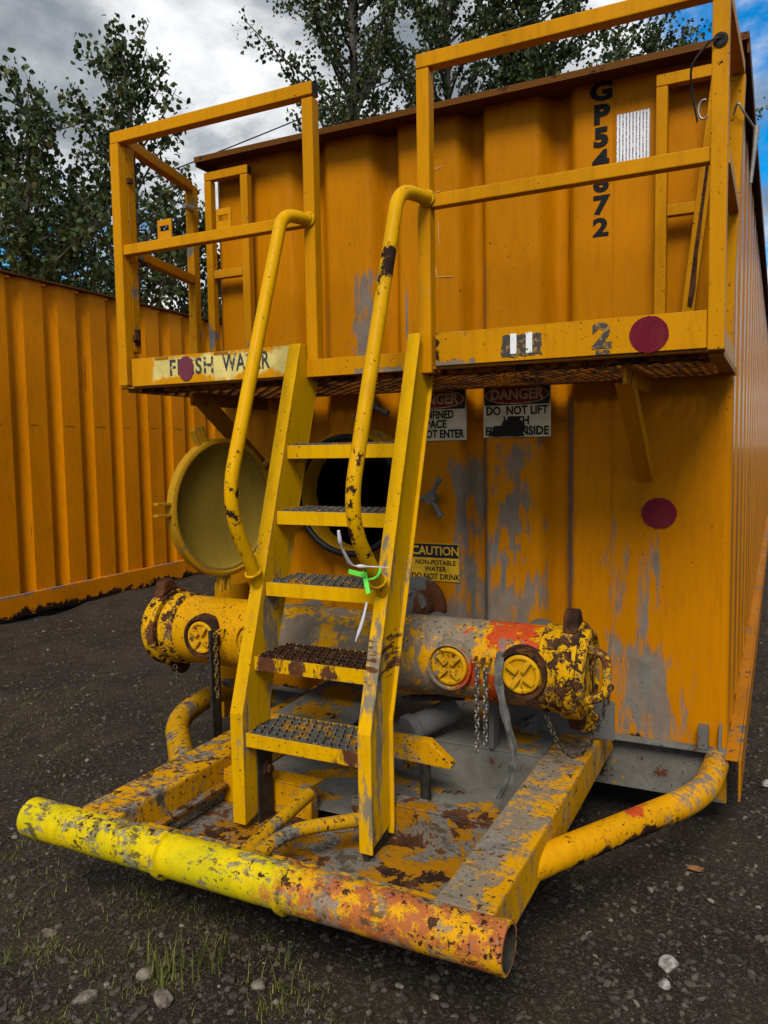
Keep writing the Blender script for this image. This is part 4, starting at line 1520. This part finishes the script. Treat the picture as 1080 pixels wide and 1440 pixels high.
# faint dash marks (tie points) across the flat ribs, and the weld line near the left edge
mb = MB()
t = -2.58
while t < 9.4:
    MB().bar(bw(t + 0.03, 0.0015, 1.83), bw(t + rng.uniform(0.1, 0.19), 0.0015, 1.83), 0.002, 0.005).build('scratch_line', mat['boss'], N2)
    t += 0.432
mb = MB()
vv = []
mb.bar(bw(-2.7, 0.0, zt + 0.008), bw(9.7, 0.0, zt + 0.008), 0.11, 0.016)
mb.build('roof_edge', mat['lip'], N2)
mb = MB()
a, b = bw(-2.7, -1.2, 0), bw(9.7, -1.2, 0)
mb.bar((a[0], a[1], zt - 0.02), (b[0], b[1], zt - 0.02), 2.3, 0.02)
mb.bar((a[0], a[1], 1.7), (b[0], b[1], 1.7), 2.2, 2.8)
mb.build('tank_body', mat['neighbour'], N2)
mb = MB()
mb.bar(bw(-2.7, 0.02, 0.10), bw(9.7, 0.02, 0.10), 0.05, 0.215)
mb.build('bottom_rail', mat['neighbour_base'], N2, bevel=0.006)

# ================================================================== GRAVEL, ROCKS, GRASS
def ico():
    bm = bmesh.new()
    bmesh.ops.create_icosphere(bm, subdivisions=1, radius=1.0)
    v = np.array([x.co[:] for x in bm.verts]); f = np.array([[q.index for q in p.verts] for p in bm.faces])
    bm.free()
    return v, f


IV, IF = ico()
CAM = np.array([2.6017, -3.3355])


def scatter_pts(n, x0, x1, y0, y1, bias=1.0):
    out = []
    while len(out) < n:
        x = nr.uniform(x0, x1, n * 3); y = nr.uniform(y0, y1, n * 3)
        d = np.hypot(x - CAM[0], y - CAM[1])
        keep = nr.random(n * 3) < np.clip((2.0 / np.maximum(d, 0.5)) ** bias, 0, 1)
        # inside the camera's field, with a margin
        fx, fy = -0.4463, 0.8914
        dx, dy = x - CAM[0], y - CAM[1]
        fw = dx * fx + dy * fy; rg = dx * 0.8946 + dy * 0.4465
        keep &= (fw > 0.6) & (np.abs(rg) < fw * 0.62 + 0.3)
        keep &= ~((x > -0.05) & (x < 2.45) & (y > 0.15))
        keep &= x > -3.88
        out += list(zip(x[keep], y[keep]))
    return np.array(out[:n])


def stones(n, x0, x1, y0, y1, smin, smax, name, bias, power=3.0):
    P = scatter_pts(n, x0, x1, y0, y1, bias)
    V = []; F = []
    s = smin + (smax - smin) * nr.random(n) ** power
    z = gheight(P[:, 0], P[:, 1])
    for i in range(n):
        sc3 = s[i] * np.array([nr.uniform(0.6, 1.5), nr.uniform(0.6, 1.2), nr.uniform(0.4, 0.85)])
        a = nr.uniform(0, 6.28); c, sn = math.cos(a), math.sin(a)
        q = IV * (1 + nr.uniform(-0.38, 0.38, (12, 1))) * sc3 if len(IV) == 12 else IV * sc3 * (1 + nr.uniform(-0.2, 0.2, (len(IV), 1)))
        x = q[:, 0] * c - q[:, 1] * sn; y = q[:, 0] * sn + q[:, 1] * c
        V.append(np.stack([x + P[i, 0], y + P[i, 1], q[:, 2] + z[i] + sc3[2] * 0.25], 1))
        F.append(IF + i * len(IV))
    V = np.concatenate(V); F = np.concatenate(F)
    me = bpy.data.meshes.new(name)
    me.from_pydata(V.tolist(), [], F.tolist())
    me.materials.append(mat['gravel'])
    return kind(link(name, me), 'stuff')


stones(48000, -3.8, 4.2, -2.7, 7.5, 0.0018, 0.0135, 'gravel', 1.35, 5.0)


def rock(x, y, s, flat, label, seed):
    r = np.random.default_rng(seed)
    bm = bmesh.new()
    bmesh.ops.create_icosphere(bm, subdivisions=3, radius=1.0)
    dirs = [Vector(r.normal(size=3)).normalized() for _ in range(9)]
    offs = r.uniform(0.62, 0.95, 9)
    for v in bm.verts:
        for d, o in zip(dirs, offs):
            k = v.co.dot(d)
            if k > o:
                v.co -= d * (k - o)
        v.co *= 1 + 0.05 * math.sin(v.co.x * 9 + seed) * math.sin(v.co.y * 8)
        v.co = Vector((v.co.x * s, v.co.y * s * 0.75, v.co.z * s * flat))
    me = bpy.data.meshes.new('rock')
    bm.to_mesh(me); bm.free()
    me.materials.append(mat['rock' if seed in (3, 5, 23) else 'rock_tan'])
    o = link('rock', me)
    o.location = (x, y, float(gheight(x, y)) + s * flat * 0.45)
    o.rotation_euler = (0, 0, r.uniform(0, 6))
    tag(o, label, 'rock')


rock(2.331, -0.907, 0.040, 0.5, 'pale rounded rock alone on the dirt right of the bumper end', 3)
rock(2.333, -1.008, 0.026, 0.45, 'small flat pale stone just in front of the rounded rock', 5)
rock(1.120, -1.775, 0.038, 0.5, 'tan jagged rock beside the tall weed in the foreground', 8)
rock(0.562, -1.678, 0.028, 0.5, 'small tan rock at the far left front below the bumper pipe', 12)
rock(1.31, -1.60, 0.026, 0.55, 'tan stone among dry grass under the middle of the bumper', 15)
rock(0.93, -1.87, 0.034, 0.35, 'dark flat rock half sunk at the bottom left edge', 21)
rock(2.60, 0.55, 0.05, 0.4, 'pale rock lying beside the right side of the tank', 23)
rock(1.005, -1.72, 0.03, 0.5, 'low grey rock left of the tall weed', 31)


def blades(pts, hmin, hmax, wd, name, lean=0.5, nseg=3):
    V = []; F = []
    for (x, y) in pts:
        z = float(gheight(x, y))
        h = nr.uniform(hmin, hmax); a = nr.uniform(0, 6.28); l = nr.uniform(0.1, lean) * h
        d = np.array([math.cos(a), math.sin(a)]); p = np.array([-d[1], d[0]])
        wv = wd * nr.uniform(0.6, 1.3)
        o = len(V)
        for k in range(nseg + 1):
            t = k / nseg
            c = np.array([x, y]) + d * l * t * t
            ww = wv * (1 - t * 0.92)
            zz_ = z + h * (t - 0.25 * (lean > 0.7) * t * t) - 0.003
            V.append((*(c + p * ww / 2), zz_)); V.append((*(c - p * ww / 2), zz_))
        for k in range(nseg):
            F.append((o + 2 * k, o + 2 * k + 1, o + 2 * k + 3, o + 2 * k + 2))
    me = bpy.data.meshes.new(name)
    me.from_pydata(V, [], F)
    me.materials.append(mat['grass'])
    return me


def grass_points():
    P = []
    # clumps: denser along the left foreground and in patches on the yard
    cl = []
    for _ in range(55):
        cx, cy_ = nr.uniform(-0.5, 1.7), nr.uniform(-2.1, -1.25)
        for _ in range(int(nr.uniform(1, 7))):
            cl.append((cx + nr.normal() * 0.09, cy_ + nr.normal() * 0.06, nr.uniform(0.015, 0.05), int(nr.uniform(8, 40))))
    for _ in range(55):
        cx, cy_ = nr.uniform(-2.8, 0.5), nr.uniform(-1.6, 0.6)
        for _ in range(int(nr.uniform(1, 6))):
            cl.append((cx + nr.normal() * 0.12, cy_ + nr.normal() * 0.1, nr.uniform(0.02, 0.06), int(nr.uniform(6, 30))))
    for _ in range(14):
        cl.append((nr.uniform(1.0, 2.1), nr.uniform(-1.9, -1.2), 0.05, 14))
    for x, y, r, n in cl:
        for _ in range(n):
            P.append((x + nr.normal() * r, y + nr.normal() * r))
    return P


kind(link('grass', blades(grass_points(), 0.006, 0.034, 0.0036, 'grass', 1.3)), 'stuff')


def weed(x, y, n, h, label, spread=0.02, lean=0.6, wd=0.005):
    pts = [(x + nr.normal() * spread, y + nr.normal() * spread) for _ in range(n)]
    me = blades(pts, h * 0.45, h, wd, 'weed', lean, 4)
    o = link('weed', me)
    tag(o, label, 'weed', 'weeds in the foreground')


weed(1.138, -1.60, 22, 0.16, 'tall thin green weed with long blades rising in front of the bumper', 0.025, 0.7)
weed(1.05, -1.70, 34, 0.13, 'bushy green grass tuft left of the tall weed', 0.035, 0.6)
weed(1.33, -1.52, 22, 0.10, 'dry straw grass tuft below the middle collar of the bumper', 0.04, 1.0, 0.003)
weed(0.60, -1.05, 20, 0.06, 'low grass tuft beside the left skid rail', 0.04, 0.8)


def dead_leaf(x, y, s, rot):
    v = [(-1, 0, .05), (-.4, .55, .22), (.3, .6, .12), (1, 0, .25), (.35, -.5, .05), (-.4, -.5, .18), (0, 0, .0)]
    v = [(a * s, b * s, c * s) for a, b, c in v]
    f = [(0, 6, 1), (1, 6, 2), (2, 6, 3), (3, 6, 4), (4, 6, 5), (5, 6, 0)]
    me = bpy.data.meshes.new('fallen_leaf')
    me.from_pydata(v, [], f)
    me.materials.append(mat['deadleaf'])
    o = link('fallen_leaf', me)
    o.location = (x, y, float(gheight(x, y)) + 0.006); o.rotation_euler = (0.1, 0.05, rot)
    tag(o, 'curled brown fallen leaf on the dark gravel near the right brace pipe', 'leaf')


dead_leaf(2.355, -0.322, 0.032, 0.4)


# ================================================================== TREES
LEAF = np.array([(0, 0, 0), (-0.36, 0.28, 0.08), (-0.40, 0.55, 0.10), (0, 1.0, -0.06), (0.40, 0.55, 0.10), (0.36, 0.28, 0.08), (0, 0.5, 0.0)])
LFACE = np.array([(0, 6, 1), (1, 6, 2), (2, 6, 3), (3, 6, 4), (4, 6, 5), (5, 6, 0)])


def tree(base, H, crown_r, crown_lo, nbranch, leaves_per, leaf, label, seed, lean=(0, 0), density=1.0):
    r = np.random.default_rng(seed)
    rt = root('poplar_tree', label, 'tree', tuple(base), 'poplar trees behind the tanks')
    B = Vector(base)
    tr = MB()
    n = 12
    tp = []
    for k in range(n + 1):
        t = k / n
        tp.append(B + Vector((lean[0] * t + 0.12 * math.sin(t * 5 + seed), lean[1] * t + 0.12 * math.cos(t * 4 + seed), H * 0.97 * t)))
    R0 = 0.014 * H
    tr.tube(tp, [R0 * (1 - 0.93 * k / n) + 0.006 for k in range(n + 1)], 9)
    tr.build('trunk', mat['bark'], rt, smooth=60)
    limbs = MB()
    LP = []; LD = []
    for b in range(nbranch):
        t = crown_lo + (0.985 - crown_lo) * ((b + r.random()) / nbranch) ** 0.95
        k = t * n; i = min(int(k), n - 1)
        p0 = tp[i].lerp(tp[i + 1], k - i)
        az = b * 2.399 + r.uniform(-0.5, 0.5)
        # outline: widest in the lower middle, narrowing to the tip
        prof = math.sin(min(1.0, (1 - t) / (1 - crown_lo) * 1.15 + 0.10) * math.pi * 0.62) ** 0.9
        L = crown_r * prof * r.uniform(0.55, 1.15) + 0.18
        el = R(r.uniform(28, 62))
        d = Vector((math.cos(az) * math.cos(el), math.sin(az) * math.cos(el), math.sin(el)))
        pts = [p0]
        m = 6
        for q in range(1, m + 1):
            d = (d + Vector(r.normal(size=3)) * 0.10 + Vector((0, 0, 0.04))).normalized()
            pts.append(pts[-1] + d * L / m)
        limbs.tube(pts, [0.0042 * H * (1 - t * 0.6) * (1 - 0.85 * q / m) + 0.003 for q in range(m + 1)], 5)
        # side twigs with leaves
        ntw = max(4, int(L * 7))
        for w_ in range(ntw):
            s = 0.18 + 0.82 * (w_ + r.random()) / ntw
            k2 = s * m; i2 = min(int(k2), m - 1)
            q0 = pts[i2].lerp(pts[i2 + 1], k2 - i2)
            td = (d * 0.5 + Vector(r.normal(size=3)) * 0.75 + Vector((0, 0, 0.25))).normalized()
            tl = r.uniform(0.16, 0.5) * (0.5 + 0.5 * L / crown_r)
            q1 = q0 + td * tl * 0.5 + Vector((0, 0, -0.01)); q2 = q0 + td * tl
            limbs.tube([q0, q1, q2], [0.004, 0.003, 0.0015], 3, caps=False)
            nl = int(leaves_per * r.uniform(0.5, 1.4) * density)
            for _ in range(nl):
                u = r.random() ** 0.7
                LP.append(q0.lerp(q2, u) + Vector(r.normal(size=3)) * 0.065)
                LD.append(td)
    limbs.build('limbs', mat['bark'], rt, smooth=60)
    P = np.array([p[:] for p in LP])
    N = len(P)
    # random orientation, leaves hang mostly downwards
    ydir = r.normal(size=(N, 3)) * 0.8 + np.array([0, 0, -0.9])
    ydir /= np.linalg.norm(ydir, axis=1, keepdims=True)
    nrm = r.normal(size=(N, 3))
    xdir = np.cross(ydir, nrm); xdir /= np.linalg.norm(xdir, axis=1, keepdims=True)
    zdir = np.cross(xdir, ydir)
    s = leaf * r.uniform(0.6, 1.25, N)
    V = P[:, None, :] + s[:, None, None] * (LEAF[None, :, 0:1] * xdir[:, None, :] + LEAF[None, :, 1:2] * ydir[:, None, :] + LEAF[None, :, 2:3] * zdir[:, None, :])
    F = LFACE[None] + (np.arange(N) * 7)[:, None, None]
    me = bpy.data.meshes.new('crown')
    me.from_pydata(V.reshape(-1, 3).tolist(), [], F.reshape(-1, 3).tolist())
    me.materials.append(mat['leaf'])
    link('crown', me, rt)
    return N


def along(dx, dy, dist):
    return (2.6017 + dx * dist, -3.3355 + dy * dist, -0.02)


NL = 0
NL += tree(along(-0.694, 0.720, 13.0), 7.9, 1.5, 0.2, 58, 14, 0.092, 'tall poplar tree behind the left tank with the highest pointed crown', 4)
NL += tree(along(-0.772, 0.636, 12.6), 6.7, 1.7, 0.22, 50, 15, 0.09, 'shorter bushy poplar tree at the left edge behind the left tank', 9)
NL += tree(along(-0.815, 0.580, 13.5), 6.2, 1.7, 0.25, 40, 14, 0.09, 'poplar tree cut off by the left picture edge behind the left tank', 14)
NL += tree(along(-0.640, 0.768, 15.5), 6.1, 1.5, 0.2, 50, 14, 0.095, 'dense lower poplar tree seen through the left gate', 23)
NL += tree(along(-0.735, 0.678, 16.5), 6.5, 2.4, 0.2, 58, 14, 0.10, 'dark wide poplar tree standing behind the tallest left one', 31)
NL += tree(along(-0.60, 0.80, 19.0), 5.2, 1.8, 0.2, 36, 10, 0.12, 'low dark poplar tree half hidden behind the left corner of the tank', 35)
NL += tree(along(-0.480, 0.877, 18.5), 15.0, 3.1, 0.33, 80, 11, 0.105, 'tall sparse poplar tree behind the tank with sky showing through', 42)
NL += tree(along(-0.375, 0.927, 20.0), 15.0, 3.2, 0.33, 76, 11, 0.105, 'tall poplar tree behind the middle of the tank roof', 55)
NL += tree(along(-0.275, 0.961, 18.5), 14.0, 3.0, 0.33, 84, 17, 0.105, 'dense leafy poplar tree behind the right half of the tank roof', 61)
NL += tree(along(-0.135, 0.991, 20.5), 11.6, 2.1, 0.35, 54, 15, 0.105, 'rightmost and shortest of the poplar trees above the tank roof', 68)
NL += tree(along(0.045, 0.999, 36.0), 12.5, 2.6, 0.2, 40, 7, 0.2, 'distant tree at the right edge beyond the tank', 77)

# ================================================================== OVERHEAD CABLE
pts = []
a = Vector((-12.0, 9.5, 4.2)); b = Vector((9.0, 13.5, 15.5))
o = MB().tube(hang((-16.0, 6.9, 5.05), (6.0, 14.5, 12.6), 0.45, 30), 0.014, 6).build('overhead_cable', mat['cable'], None, smooth=60)
tag(o, 'thin black overhead cable running across the sky behind the railing', 'cable')
